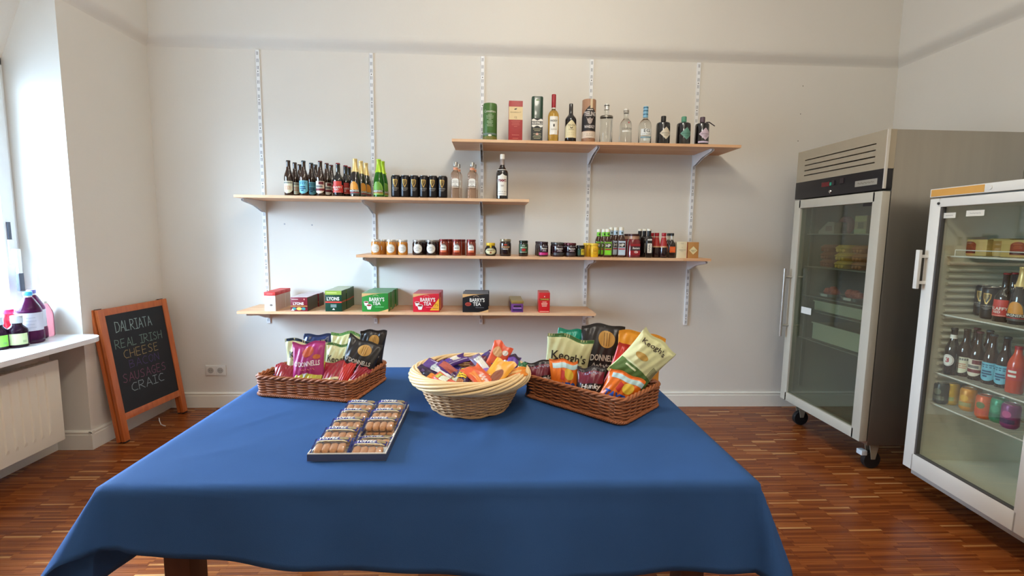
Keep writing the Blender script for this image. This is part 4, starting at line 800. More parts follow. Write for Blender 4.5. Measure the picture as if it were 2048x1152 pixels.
for px, Y, lb in ((1086.5, -.215, 'small beetroot jar with pink lower band, second one behind'), (1083, -.13, 'small beetroot jar with pink lower band, last one behind')): dup(b1, put(px, Y, z), lb, rz=.35)
b2 = place(beet('wide black preserve jar with grey lid, left of two', (64, 60, 58), (86, 82, 78), .0415, .101), 1121.2)
b3 = place(beet('wide dark preserve jar with maroon lid, right of two', (58, 48, 50), (98, 46, 50), .0405, .098), 1146.5)
dup(b2, put(1116.5, -.20, z), 'wide black preserve jar almost hidden behind the grey lidded one', rz=.3); dup(b3, put(1140.5, -.20, z), 'wide dark preserve jar almost hidden behind the maroon lidded one', rz=.3)
t = place(jar('mint_sauce_jar', 'low dark jar with a yellow and green side label', mat('mint_glass', (28, 34, 24), rough=.1, coat=.6), (40, 40, 38), .0315, .082, .014), 1166.7)
decs(t, [('green_label', sh_rect(.056, .040, 8), 0, .034, paper((34, 66, 40)), .0006), ('yellow_label', sh_rect(.026, .042, 6), .012, .036, paper((206, 190, 52)), .0010), ('red_corner', sh_rect(.006, .016, 2), .027, .052, paper((150, 40, 36)), .0012), ('lettering', lines([.018, .018], .008, .004), .012, .044, paper((140, 96, 30)), .0014)], on_cyl(.0315))
YEL = mat('mustard_yellow', (222, 172, 30), rough=.35, noise=.06, scale=30)
def must(label):
    t = thing('mustard_jar', label, 'jar', group='yellow mustard jars'); obj('glass', rings([(.0255, .0255, 0, 3), (.0275, .0275, .004, 3), (.0275, .0275, .068, 3), (.025, .025, .078, 2), (.024, .024, .084, 2)], 26), YEL, t, smooth=True)
    obj('lid', rings([(.0265, .080), (.0285, .083), (.0285, .092), (.0265, .097), (0, .098)], 26), mat('mustard_lid', (232, 190, 60), rough=.35), t, smooth=True)
    decs(t, [('label_ring', sh_ring(.018, .020, .002), 0, .040, paper((176, 126, 20)), .0022), ('lettering', lines([.022], .005, .005), 0, .044, paper((170, 110, 20)), .0022)], on_cyl(.0275)); return t
y1 = place(must('yellow mustard jar, front one beside the sauce bottles'), 1195)
for px, Y, lb in ((1184.5, -.235, 'yellow mustard jar, second one behind'), (1180, -.165, 'yellow mustard jar, last one behind')): dup(y1, put(px, Y, z), lb, rz=.3)
def sauce(label, labc, tint, h, group, capc=(228, 222, 204)):
    t = thing('sauce_bottle', label, 'bottle', group=group); k = h / .20; SM = mat('brown_sauce_glass', (66, 34, 24), rough=.1, coat=.6)
    obj('glass', rings([(.025, .021, 0, 3), (.0275, .023, .004, 3), (.0275, .023, .108 * k, 3), (.026, .022, .122 * k, 2.5), (.019, .018, .140 * k, 2), (.0155, .0155, .148 * k, 2), (.0150, .0150, .178 * k, 2)], 26), SM, t, smooth=True)
    obj('neck_label', rings([(.0162, .149 * k), (.0160, .178 * k)], 20), paper(tint), t, smooth=True); obj('cap', rings([(.0168, .178 * k), (.0170, .197 * k), (.0155, .2 * k), (0, .2 * k)], 20), mat('cap_ivory', capc, rough=.4), t, smooth=True)
    decs(t, [('label', sh_rect(.052, .094 * k, 3), 0, .062 * k, paper(labc), .0006), ('lettering_panel', sh_rect(.046, .032, 3), 0, .082 * k, INK, .0010), ('brand_lettering', sh_text('HP', .036, .022, bold=.04), 0, .082 * k, WHT, .0014), ('red_band', sh_rect(.046, .008, 3), 0, .056 * k, paper((180, 40, 50)), .0012), ('picture', sh_rect(.040, .026, 3), 0, .034 * k, paper(tuple(min(255, int(c * 1.12)) for c in tint)), .0012), ('neck_dot', sh_disc(.006, .006), 0, .163 * k, paper((40, 60, 60)), .0095 if False else -.0062)], on_flat(-.0232)); return t
h1 = place(sauce('brown sauce bottle with lime green label, front one', (126, 184, 62), (120, 196, 40), .200, 'green label sauce bottles'), 1221.4)
for px, Y, lb in ((1213.8, -.225, 'second one'), (1203.5, -.165, 'leftmost one at the back')): dup(h1, put(px, Y, z), 'brown sauce bottle with lime green label, ' + lb)
h2 = place(sauce('brown sauce bottle with pale blue label, front one', (188, 200, 214), (176, 194, 206), .214, 'blue label sauce bottles'), 1249.2)
for px, Y, lb in ((1238.3, -.235, 'second one'), (1228.6, -.18, 'leftmost one at the back')): dup(h2, put(px, Y, z), 'brown sauce bottle with pale blue label, ' + lb)
def bigbeet(label):
    t = thing('pickled_beetroot_jar', label, 'jar', group='tall beetroot jars'); obj('glass', rings([(.038, .038, 0, 4), (.043, .043, .005, 4), (.043, .043, .108, 4), (.040, .040, .122, 3), (.0385, .0385, .130, 2), (.0385, .0385, .155, 2)], 16), mat('beet_red_glass', (112, 24, 30), rough=.1, coat=.6, noise=.15), t, smooth=30)
    obj('pale_collar', rings([(.0392, .131), (.0392, .152)], 24, False), mat('collar_tan', (176, 132, 104), rough=.3), t, smooth=True); obj('lid', rings([(.0405, .153), (.0410, .156), (.0410, .166), (.039, .168), (0, .168)], 26), mat('lid_maroon', (70, 38, 34), rough=.35, metal=.4), t, smooth=True)
    decs(t, [('label', sh_rect(.070, .080, 3), 0, .058, paper((150, 26, 34)), .0006), ('dark_panel', sh_rect(.070, .030, 3), 0, .066, paper((62, 44, 46)), .0010), ('brand_lettering', sh_text('Baxters', .050, .015, bold=.02, shear=.1), .006, .068, WHT, .0014), ('fruit_print', sh_disc(.015, .009), .006, .040, paper((214, 170, 160)), .0012)], on_flat(-.043)); return t
g1 = place(bigbeet('tall beetroot jar with dark red label, right one in front'), 1275); dup(g1, put(1266, -.20, z), 'tall beetroot jar with dark red label, left one behind', rz=0)
def worc(label):
    t = thing('square_sauce_bottle', label, 'bottle', group='tall square black bottles'); obj('glass', rings([(.020, .020, 0, 6), (.0215, .0215, .004, 6), (.0215, .0215, .138, 6), (.019, .019, .148, 5), (.0135, .0135, .154, 2), (.0130, .0130, .19, 2)], 28), BLKG, t, smooth=True)
    obj('sleeve', rings([(.0142, .154), (.0142, .193)], 20), mat('cap_black', (26, 26, 26), rough=.4), t, smooth=True); obj('cap', rings([(.0145, .191), (.0145, .203), (.013, .205)], 20), mat('cap_ivory', (228, 222, 204)), t, smooth=True)
    decs(t, [('label', sh_rect(.032, .068, 2), 0, .068, WHT, .0006), ('label_print', sh2(scribble(.05, .014, 6), 0, 0, pi / 2), 0, .068, paper((120, 118, 116)), .0010), ('top_label', sh_rect(.032, .012, 2), 0, .128, paper((206, 204, 196)), .0006)], on_flat(-.0215)); return t
w1 = place(worc('tall square black bottle with white label, front one'), 1305.6)
for px, Y, lb in ((1296, -.235, 'second one'), (1287, -.175, 'last one')): dup(w1, put(px, Y, z), 'tall square black bottle with white label, ' + lb, rz=.5)
def rel(label):
    t = thing('vinegar_bottle', label, 'bottle', group='red capped vinegar bottles'); obj('glass', rings([(.026, 0), (.029, .005), (.028, .05), (.026, .078), (.021, .115), (.0145, .148), (.0135, .156)], 24), mat('vinegar_glass', (40, 18, 18), rough=.08, coat=.6), t, smooth=True)
    obj('neck_label', rings([(.0262, .080), (.0213, .115), (.0150, .147)], 24, False), mat('neck_label_red', (168, 44, 40), rough=.4), t, smooth=True); obj('scroll', rings([(.0272, .074), (.0258, .084)], 24, False), mat('scroll_tan', (196, 150, 110), rough=.5), t, smooth=True)
    obj('collar', rings([(.0152, .146), (.0150, .153)], 20), paper((206, 170, 150)), t, smooth=True); obj('cap', rings([(.0148, .153), (.0160, .156), (.0165, .176), (.0155, .178), (0, .178)], 20), mat('cap_red', (158, 26, 38)), t, smooth=True); return t
r1 = place(rel('dark vinegar bottle with red cap and neck, right one'), 1336)
for px, Y, lb in ((1321.5, -.28, 'middle one'), (1311.5, -.20, 'left one half hidden')): dup(r1, put(px, Y, z), 'dark vinegar bottle with red cap and neck, ' + lb)
def hot(label):
    t = thing('hot_sauce_bottle', label, 'bottle', group='orange label hot sauces'); obj('glass', rings([(.022, .016, 0, 4), (.024, .018, .004, 4), (.024, .018, .092, 4), (.021, .017, .106, 3), (.011, .011, .122, 2), (.0095, .0095, .130, 2)], 24), mat('hot_sauce_glass', (40, 26, 20), rough=.08, coat=.6), t, smooth=True)
    obj('clear_neck', rings([(.0105, .122), (.0095, .130), (.0095, .160)], 18), mat('neck_clear', (196, 188, 168), rough=.1, coat=.4), t, smooth=True); obj('cap', rings([(.0128, .158), (.0128, .174), (.011, .177), (0, .177)], 18), mat('cap_black', (26, 26, 26)), t, smooth=True)
    decs(t, [('label', sh_rect(.042, .042, 2), 0, .060, paper((222, 92, 30)), .0006), ('label_print', lines([.03, .03], .010, .002), 0, .066, paper((236, 150, 100)), .0010)], on_flat(-.018)); return t
o1 = place(hot('small black hot sauce bottle with orange label, front one'), 1352.8); dup(o1, put(1345.5, -.225, z), 'small black hot sauce bottle with orange label, back one')
t = place(item('small_sauce_box', 'small cream upright box with faint print near the shelf end', 'box', (0, 0, 0), bbox(-.0365, .0365, -.022, .022, 0, .116, .001), paper((228, 214, 178))), 1372)
decs(t, [('brand_lettering', sh_text('TABASCO', .052, .008), 0, .058, paper((120, 112, 96)), .0006), ('red_edge', sh_rect(.003, .114), .035, .058, paper((196, 80, 60)), .0005), ('small_print', lines([.022, 0, .008, 0, .02], .014, .002), 0, .104, paper((170, 156, 124)), .0006)], on_flat(-.022))
t = place(item('kraft_sauce_box', 'small kraft brown box with a cream diamond label at the shelf end', 'box', (0, 0, 0), bbox(-.039, .039, -.022, .022, 0, .115, .001), mat('kraft', (186, 132, 72), rough=.6)), 1394.8)
decs(t, [('diamond_label', sh_poly([(-.030, 0), (0, -.030), (.030, 0), (0, .030)]), 0, .056, paper((232, 216, 164)), .0006), ('brand_lettering', sh_text('TABASCO', .040, .008, bold=.01), 0, .056, paper((110, 90, 60)), .0011), ('small_print', lines([.022], .005, .002), 0, .046, paper((110, 90, 60)), .0011)], on_flat(-.022))

# --- lowest shelf: tea boxes in rows
z = Z4
def tbox(name, label, w, h, d, c, group, side=None):
    t = thing(name, label, 'box', group=group); obj('carton', bbox(-w / 2, w / 2, -d + .0005, 0 - .0005, 0, h, .0010), paper(c, rough=.35), t, smooth=True)
    if side: obj('side_print', join([box(w / 2 - .0002, w / 2 + .0004, -d + .004, -.004, .004, h - .004)]), paper(side), t)
    return t
def row(t, px, n, d, word, Y0=-.345, dx=0.):
    p = at(px, 600, 1, Y0); w = 0
    for k in range(n):
        loc = (p.x + dx * k + (random.choice((-.004, .003, -.002, .0045)) if k else 0), Y0 + d * (k + 1), z)
        if k == 0: t.location = loc
        else: dup(t, loc, word + (', second in its row' if k == 1 else (', third in its row' if k == 2 else ', last of four in its row')))
def F_(d): return on_flat(-d + .0005)
d = .088; t = tbox('herbal_tea_box', 'narrow white tea box with a red top, front of its row', .074, .132, d, (230, 224, 216), 'red topped tea boxes', (206, 186, 170))
obj('red_top', bbox(-.038, .038, -d - .0015, .001, .108, .1335, .001), paper((206, 58, 52)), t, smooth=True)
decs(t, [('lettering', sh_text('Lyons', .030, .013), -.006, .088, paper((150, 140, 140)), .0006), ('leaf_print', sh_disc(.010, .007), .008, .042, paper((120, 104, 92)), .0006), ('top_print', lines([.04], .005, .003), 0, .120, paper((236, 150, 140)), .0022)], F_(d)); row(t, 539.5, 3, d + .001, 'narrow white tea box with a red top')
d = .108; t = tbox('small_tea_box', 'low maroon and teal tea box, front of its row', .115, .098, d, (126, 30, 44), 'low maroon tea boxes', (92, 84, 68))
decs(t, [('brand_lettering', sh_text('LYONS', .072, .020, bold=.03), -.004, .054, WHT, .0008), ('yellow_band', sh_rect(.114, .004), 0, .036, paper((206, 170, 70)), .0006), ('tea_print', join2([sh2(sh_disc(.014, .010), -.034, .018), sh2(sh_disc(.014, .010), .030, .018)]), 0, 0, paper((60, 140, 136)), .0008), ('yellow_print', sh_disc(.018, .011), 0, .018, paper((222, 186, 90)), .0006), ('pyramid', sh_poly([(-.012, 0), (.012, 0), (0, .014)]), -.044, .004, WHT, .0010), ('small_print', lines([.045], .005, .0025), -.028, .084, WHT, .0006), ('corner_mark', sh_poly([(-.006, 0), (.006, 0), (0, .012)]), .036, .080, paper((232, 160, 140)), .0006)], F_(d))
obj('lid_face', box(-.0565, .0565, -d + .004, -.004, .0975, .0985), paper((206, 196, 196)), t); row(t, 597.5, 3, d + .001, 'low maroon and teal tea box')
d = .106; t = tbox('green_tea_box', 'tall dark green tea box with lime top band, front of its row', .114, .146, d, (16, 62, 44), 'tall green tea boxes', (70, 88, 60))
decs(t, [('lime_band', sh_rect(.113, .028), 0, .1315, paper((150, 176, 64)), .0006), ('brand_lettering', sh_text('LYONS', .086, .026, bold=.03), -.002, .090, WHT, .0008), ('red_band', sh_rect(.113, .010), 0, .066, paper((206, 62, 48)), .0006), ('grey_print', sh_rect(.040, .022), 0, .040, paper((120, 140, 132)), .0006), ('pyramid', sh_poly([(-.010, 0), (.010, 0), (0, .012)]), 0, .012, WHT, .0006), ('band_print', lines([.07], .005, .006), -.012, .132, paper((206, 220, 130)), .0010)], F_(d))
obj('side_band', box(.0574, .0578, -d + .004, -.004, .062, .072), paper((196, 76, 58)), t); obj('lid_face', box(-.056, .056, -d + .004, -.004, .1455, .1465), paper((176, 186, 160)), t); row(t, 666.7, 3, d + .001, 'tall dark green tea box with lime top band')
def barry(px, c, n, label, word, group, cups=2, corner=False):
    w, h, d = .182, .131, .083
    t = tbox('tea_box', label, w, h, d, c, group, tuple(int(x * .8 + 40) for x in c)); g = F_(d); tan = paper((214, 168, 112))
    cv = [(-w / 2 + w * .9 * k / 8, h - .001 - (.026 * (1 - k / 8) ** 2)) for k in range(9)]
    lst = [('tan_swoosh', sh_strip(cv, [(a, h - .001) for a, b in cv]), 0, 0, tan, .0006)]
    if not corner: lst.append(('tan_corner', sh_strip([(.02 + .071 * k / 6, .001) for k in range(7)], [(.02 + .071 * k / 6, .001 + .020 * (k / 6) ** 1.4) for k in range(7)]), 0, 0, tan, .0006))
    else:
        lst += [('yellow_corner', sh_poly([(.026, .012), (.091, .012), (.091, .098)]), 0, 0, paper((232, 170, 44)), .0006), ('number', sh_text('75', .026, .018), .072, .050, paper((160, 90, 30)), .0010), ('corner_print', lines([.040], .008, .006), .066, .026, paper((190, 120, 40)), .0010)]
    lst += [('brand_lettering', sh_text("BARRY'S", .105, .028, bold=.02), .012, .088, WHT, .0010), ('tea_lettering', sh_text('TEA', .056, .024, bold=.02), .010, .059, WHT, .0010), ('arc', sh_strip([(-.02 + .04 * k / 8, .110 + .008 * sin(pi * k / 8)) for k in range(9)], [(-.02 + .04 * k / 8, .112 + .008 * sin(pi * k / 8)) for k in range(9)]), .004, 0, paper((220, 190, 160)), .0010), ('blend_line', lines([.060], .005, .004), .030, .034, paper(tuple(min(255, x + 70) for x in c)), .0010)]
    decs(t, lst, g)
    tea = paper((150, 50, 40))
    spots = [(-.062, .068, .017), (-.042, .046, .020)] if cups == 2 else [(-.052, .058, .022)]
    for (cx, cy, r) in spots:
        if cups == 2: obj('cup_print', dec(join2([sh_strip([(cx - r * .55, cy - r * 1.5), (cx + r * .55, cy - r * 1.5)], [(cx - r, cy), (cx + r, cy)]), sh2(sh_disc(r, r * .42), cx, cy)]), g, 0, 0, .0011 + cx * .001), WHT, t)
        else: obj('saucer_print', dec(sh_disc(r, r * .62), g, cx, cy, .0010), paper((170, 70, 56)), t)
        obj('tea_print', dec(sh_disc(r * .8, r * .30), g, cx, cy, .0016), tea, t)
    obj('lid_face', box(-w / 2 + .001, w / 2 - .001, -d + .002, -.002, h - .0005, h + .0006), paper(tuple(int(x * .55 + 86) for x in c)), t); row(t, px, n, d + .0015, word); return t  # lid coloured paler and greyer to stand in for a glancing reflection
barry(750, (44, 132, 52), 4, 'green tea box with two tea cups printed, front of its row', 'green tea box with two tea cups printed', 'green tea boxes with cups')
barry(852, (204, 34, 52), 3, 'red tea box with yellow corner and tea cups, front of its row', 'red tea box with yellow corner and tea cups', 'red tea boxes with cups', corner=True)
barry(951, (28, 28, 30), 3, 'black tea box with white lettering, front of its row', 'black tea box with white lettering', 'black tea boxes', cups=1)
d = .085; t = tbox('purple_tea_tin', 'small purple tea tin with gold lid, front of its row', .084, .062, d, (112, 60, 122), 'purple tea tins', (86, 50, 96)); t['category'] = 'tin'
obj('gold_lid', bbox(-.044, .044, -d - .002, .002, .062, .083, .002), mat('tin_gold', (176, 150, 84), rough=.35, metal=.6), t, smooth=True)
decs(t, [('label', sh_rect(.054, .014), 0, .043, paper((52, 30, 50)), .0006), ('picture', sh_rect(.070, .018), 0, .016, paper((60, 36, 90)), .0006), ('light_print', lines([.060], .006, .006), 0, .030, paper((176, 130, 190)), .0006)], F_(d)); row(t, 1035, 3, d + .006, 'small purple tea tin with gold lid', Y0=-.335)
d = .080; t = tbox('red_tea_box', 'upright red tea box with gold banner, front one', .078, .143, d, (200, 34, 38), 'upright red tea boxes', (150, 60, 54))
decs(t, [('gold_banner', sh_rect(.070, .014), 0, .095, paper((120, 70, 30)), .0006), ('brand_lettering', sh_text('TWININGS', .060, .010, bold=.02), 0, .095, paper((226, 180, 80)), .0010), ('lettering', lines([.030, .044, .040, .034], .010, .006), 0, .076, paper((240, 170, 150)), .0006), ('foot_print', lines([.066], .005, .004), 0, .008, paper((240, 180, 160)), .0006), ('crown', sh_poly([(-.004, 0), (.004, 0), (.002, .006), (-.002, .006)]), 0, .112, WHT, .0006)], F_(d))
obj('lid_face', box(-.0385, .0385, -d + .003, -.003, .1425, .1435), paper((196, 110, 100)), t); row(t, 1089, 2, d + .001, 'upright red tea box with gold banner', Y0=-.335)
# ------------------------------------------------------------------ wicker baskets on the table
TC = TZ + .0065
WICK = mat('brown_willow', (158, 92, 52), rough=.55, noise=.22, scale=60, bump=.2, bscale=200); WICKD = mat('brown_willow_dark', (128, 70, 40), rough=.55, noise=.2, scale=60)
def rrect(a, b, r, step):
    P = []; 
    for (cx, cy, a0) in ((a - r, -b + r, -pi / 2), (a - r, b - r, 0), (-a + r, b - r, pi / 2), (-a + r, -b + r, pi)):
        for k in range(7): P.append((cx + r * cos(a0 + pi / 2 * k / 6), cy + r * sin(a0 + pi / 2 * k / 6)))
    L = [0]
    for i in range(len(P)): q = P[(i + 1) % len(P)]; L.append(L[-1] + math.hypot(q[0] - P[i][0], q[1] - P[i][1]))
    n = max(8, int(round(L[-1] / step))); out = []; j = 0
    for k in range(n):
        s = L[-1] * k / n
        while L[j + 1] < s: j += 1
        t = (s - L[j]) / max(1e-9, L[j + 1] - L[j]); p, q = P[j], P[(j + 1) % len(P)]
        x, y = p[0] + (q[0] - p[0]) * t, p[1] + (q[1] - p[1]) * t; dx, dy = q[0] - p[0], q[1] - p[1]; l = math.hypot(dx, dy) or 1
        out.append((x, y, dy / l, -dx / l))
    return out, L[-1]
def tray_basket(label, loc, rz, W, D, H):
    t = thing('wicker_basket', label, 'basket', loc, rz); a, b = W / 2, D / 2
    _, per = rrect(a, b, .025, .01); ns = int(per / .040) // 2 * 2 + 1; sp = per / ns
    rows = 11; ws = []
    for k in range(rows):
        z = .014 + (H - .030) * k / (rows - 1); fl = .004 * k / rows
        P, _ = rrect(a + fl, b + fl, .025, sp / 6); n = len(P); r = random.Random(k)
        pts = []
        for i, (x, y, nx, ny) in enumerate(P):
            o = .0036 * cos(pi * (i / n) * ns + pi * k); zz = .0010 * sin(2 * pi * i / n * 7 + k * 2)
            pts.append((x + nx * o, y + ny * o, z + zz))
        ws.append(tube(pts, .0036, 6, True))
    o = obj('woven_sides', join(ws), WICK, t, smooth=80); o['kind'] = 'stuff'
    st = []
    P, _ = rrect(a, b, .025, sp)
    for (x, y, nx, ny) in P: st.append(tube([(x, y, .004), (x + nx * .004, y + ny * .004, H - .006)], .0028, 5))
    o = obj('stakes', join(st), WICKD, t, smooth=80); o['kind'] = 'stuff'
    def rope(z, r, m, turns, fl, rr):
        out = []
        for q in range(m):
            P, L = rrect(a + fl, b + fl, .028, .006); n = len(P); tw = int(L / turns)
            out.append(tube([(x + nx * r * cos(2 * pi * (tw * i / n + q / m)), y + ny * r * cos(2 * pi * (tw * i / n + q / m)), z + r * sin(2 * pi * (tw * i / n + q / m))) for i, (x, y, nx, ny) in enumerate(P)], rr, 5, True))
        return join(out)
    obj('rim', rope(H - .006, .0045, 3, .075, .004, .0048), WICK, t, smooth=80); obj('foot_border', rope(.007, .0045, 4, .03, .003, .0036), WICK, t, smooth=80)
    fl = []
    for k in range(int(D / .008)): y = -b + .006 + k * .008; fl.append(tube([(-a + .004 + (W - .008) * i / 12, y, .007 + .0018 * cos(pi * (i + k))) for i in range(13)], .0035, 5))
    o = obj('woven_base', join(fl), WICKD, t, smooth=80); o['kind'] = 'stuff'
    return t
tray_basket('brown wicker tray basket of crisp bags on the left of the table', (-.640, -1.884, TC), R_(-11.5), .374, .285, .078)
tray_basket('brown wicker tray basket of crisp bags on the right, set at an angle', (.366, -2.048, TC), R_(-44.8), .405, .258, .088)
PALE = mat('pale_willow', (232, 200, 150), rough=.5, noise=.12, scale=40); TAN = mat('tan_willow', (206, 162, 116), rough=.55, noise=.18, scale=60)
rbk = thing('round_basket', 'pale round wicker basket with a thick twisted rim, full of sweets', 'basket', (-.069, -2.085, TC))
ws = []; NS = 29
for k in range(17):
    z = .010 + .092 * k / 16; R0 = .132 + .046 * (k / 16) ** .8; n = NS * 6
    ws.append(tube([((R0 + .0034 * cos(pi * i / n * NS + pi * k)) * cos(2 * pi * i / n), (R0 + .0034 * cos(pi * i / n * NS + pi * k)) * sin(2 * pi * i / n), z + .0008 * sin(i * .7 + k)) for i in range(n)], .0033, 6, True))
o = obj('woven_sides', join(ws), TAN, rbk, smooth=80); o['kind'] = 'stuff'
o = obj('stakes', join([tube([(.132 * cos(a), .132 * sin(a), .003), (.158 * cos(a), .158 * sin(a), .05), (.180 * cos(a), .180 * sin(a), .108)], .003, 5) for a in [2 * pi * k / NS for k in range(NS)]]), TAN, rbk, smooth=80); o['kind'] = 'stuff'
obj('base_ring', join([tube([(.134 * cos(2 * pi * i / 60 + q), .134 * sin(2 * pi * i / 60 + q), .005 + .003 * sin(i * .9 + q * 3)) for i in range(60)], .004, 5, True) for q in (0, 2)]), TAN, rbk, smooth=80)
obj('base_plate', rings([(.130, .003), (.130, .009)], 40), TAN, rbk)
rod = []
for i in range(27):
    u = i / 26; th = -1.25 + 2.5 * u; ph = -2.0 + 4.6 * u     # rolls from under the rim outside, over the top and into the bowl
    rr_ = .183 + .024 * cos(ph * 1.0) ; rod.append(((.190 + .0180 * cos(ph)) * cos(th), (.190 + .0180 * cos(ph)) * sin(th), .116 + .0180 * sin(ph)))
rm_ = mesh_of('rim_rod', tube(rod, [.0040 + .0015 * min(1, sin(pi * i / 26) * 3) for i in range(27)], 8), PALE, 80)
for k in range(21): obj('rim_rod', rm_, parent=rbk, rot=(random.uniform(-.006, .006), random.uniform(-.006, .006), 2 * pi * k / 21 + random.uniform(-.03, .03)))
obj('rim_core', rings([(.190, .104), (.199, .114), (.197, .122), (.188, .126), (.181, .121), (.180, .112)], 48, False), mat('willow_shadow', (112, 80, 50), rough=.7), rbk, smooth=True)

# ------------------------------------------------------------------ crisp bags: a puffed pouch whose print follows its surface
def bag_surf(w, h, puff, seed, side=-1):
    r = random.Random(seed); a = [r.uniform(0, 6.3) for _ in range(8)]; bend = r.uniform(-.02, .03)
    def S(u, v, e):
        q = min(1, max(-1, u / (w / 2))); s = min(1, max(0, v / h))
        body = max(0, (s - .055) / .89); body = min(1, body)
        p = puff * (1 - abs(q) ** 2.4) ** .65 * max(0, sin(pi * body)) ** .55 if 0 < body < 1 else 0
        edge = math.exp(-((s - .95) / .10) ** 2) + math.exp(-((s - .05) / .10) ** 2)
        wr = .0017 * edge * sin(13 * q + a[0] + 5 * s) + .0016 * sin(5 * q + 9 * s + a[1]) * (1 - q * q) + .0011 * sin(17 * q - 13 * s + a[2])
        if not (0 < body < 1): wr *= .4
        x = u * (1 - .09 * sin(pi * body)) * 1.0
        y = side * (max(0, p + wr * (p > 0)) + .0004) + bend * s * s * .6
        z = v + .006 * sin(2.2 * q + a[3]) * s + .004 * sin(5 * q + a[4]) * s * s
        if s > .94 or s < .06: y += .0008 * sin(u * 900)
        return (x, y + (side * e), z)
    return S
def bag_shape(w, h, puff, seed, nu=22, nv=26):
    A, B = bag_surf(w, h, puff, seed, -1), bag_surf(w, h, puff, seed, 1); V, F = [], []
    for S in (A, B):
        for j in range(nv + 1):
            for i in range(nu + 1): V.append(S(w * (i / nu - .5), h * j / nv, 0))
    N = (nu + 1) * (nv + 1)
    for j in range(nv):
        for i in range(nu):
            q = j * (nu + 1) + i; F.append((q, q + 1, q + nu + 2, q + nu + 1)); F.append((N + q, N + q + nu + 1, N + q + nu + 2, N + q + 1))
    for i in range(nu): F.append((i, N + i, N + i + 1, i + 1)); q = nv * (nu + 1) + i; F.append((q, q + 1, N + q + 1, N + q))
    for j in range(nv):
        q = j * (nu + 1); F.append((q, q + nu + 1, N + q + nu + 1, N + q)); q += nu; F.append((q, N + q, N + q + nu + 1, q + nu + 1))
    return V, F
def bag(name, label, cat, w, h, puff, seed, c, prints=(), loc=(0, 0, 0), rot=(0, 0, 0), group=None, res=(44, 56)):
    t = thing(name, label, cat, loc, 0, group, rot)
    obj('pouch', bag_shape(w, h, puff, seed, *res), foil(c), t, smooth=70); S = bag_surf(w, h, puff, seed, -1)
    for nm, sh, du, dv, col, e in prints: obj(nm, dec(refine(sh, .009 if w > .07 else .006), S, du * w, dv * h, min(e, .0008 + e * .42)), foil(col) if nm.endswith(('zone', 'seal')) else paper(col), t, smooth=80)
    return t
def rz_(w, h, fw, fh, nu=14, nv=8): return sh_rect(w * fw, h * fh, nu, nv)
def bag_at(px, top, Y, wpx, z0=None, hmin=.03):
    z0 = TC + .012 if z0 is None else z0; b = at(px, 740, 1, Y); tz = at(px, top, 1, Y).z; depth = ppx((b.x, Y, z0))[2]
    return (b.x, Y, z0), wpx * depth / FPX, max(hmin, tz - z0)
CRM, BKC, MAG, NAV = (208, 208, 158), (44, 41, 42), (172, 54, 118), (34, 50, 96)
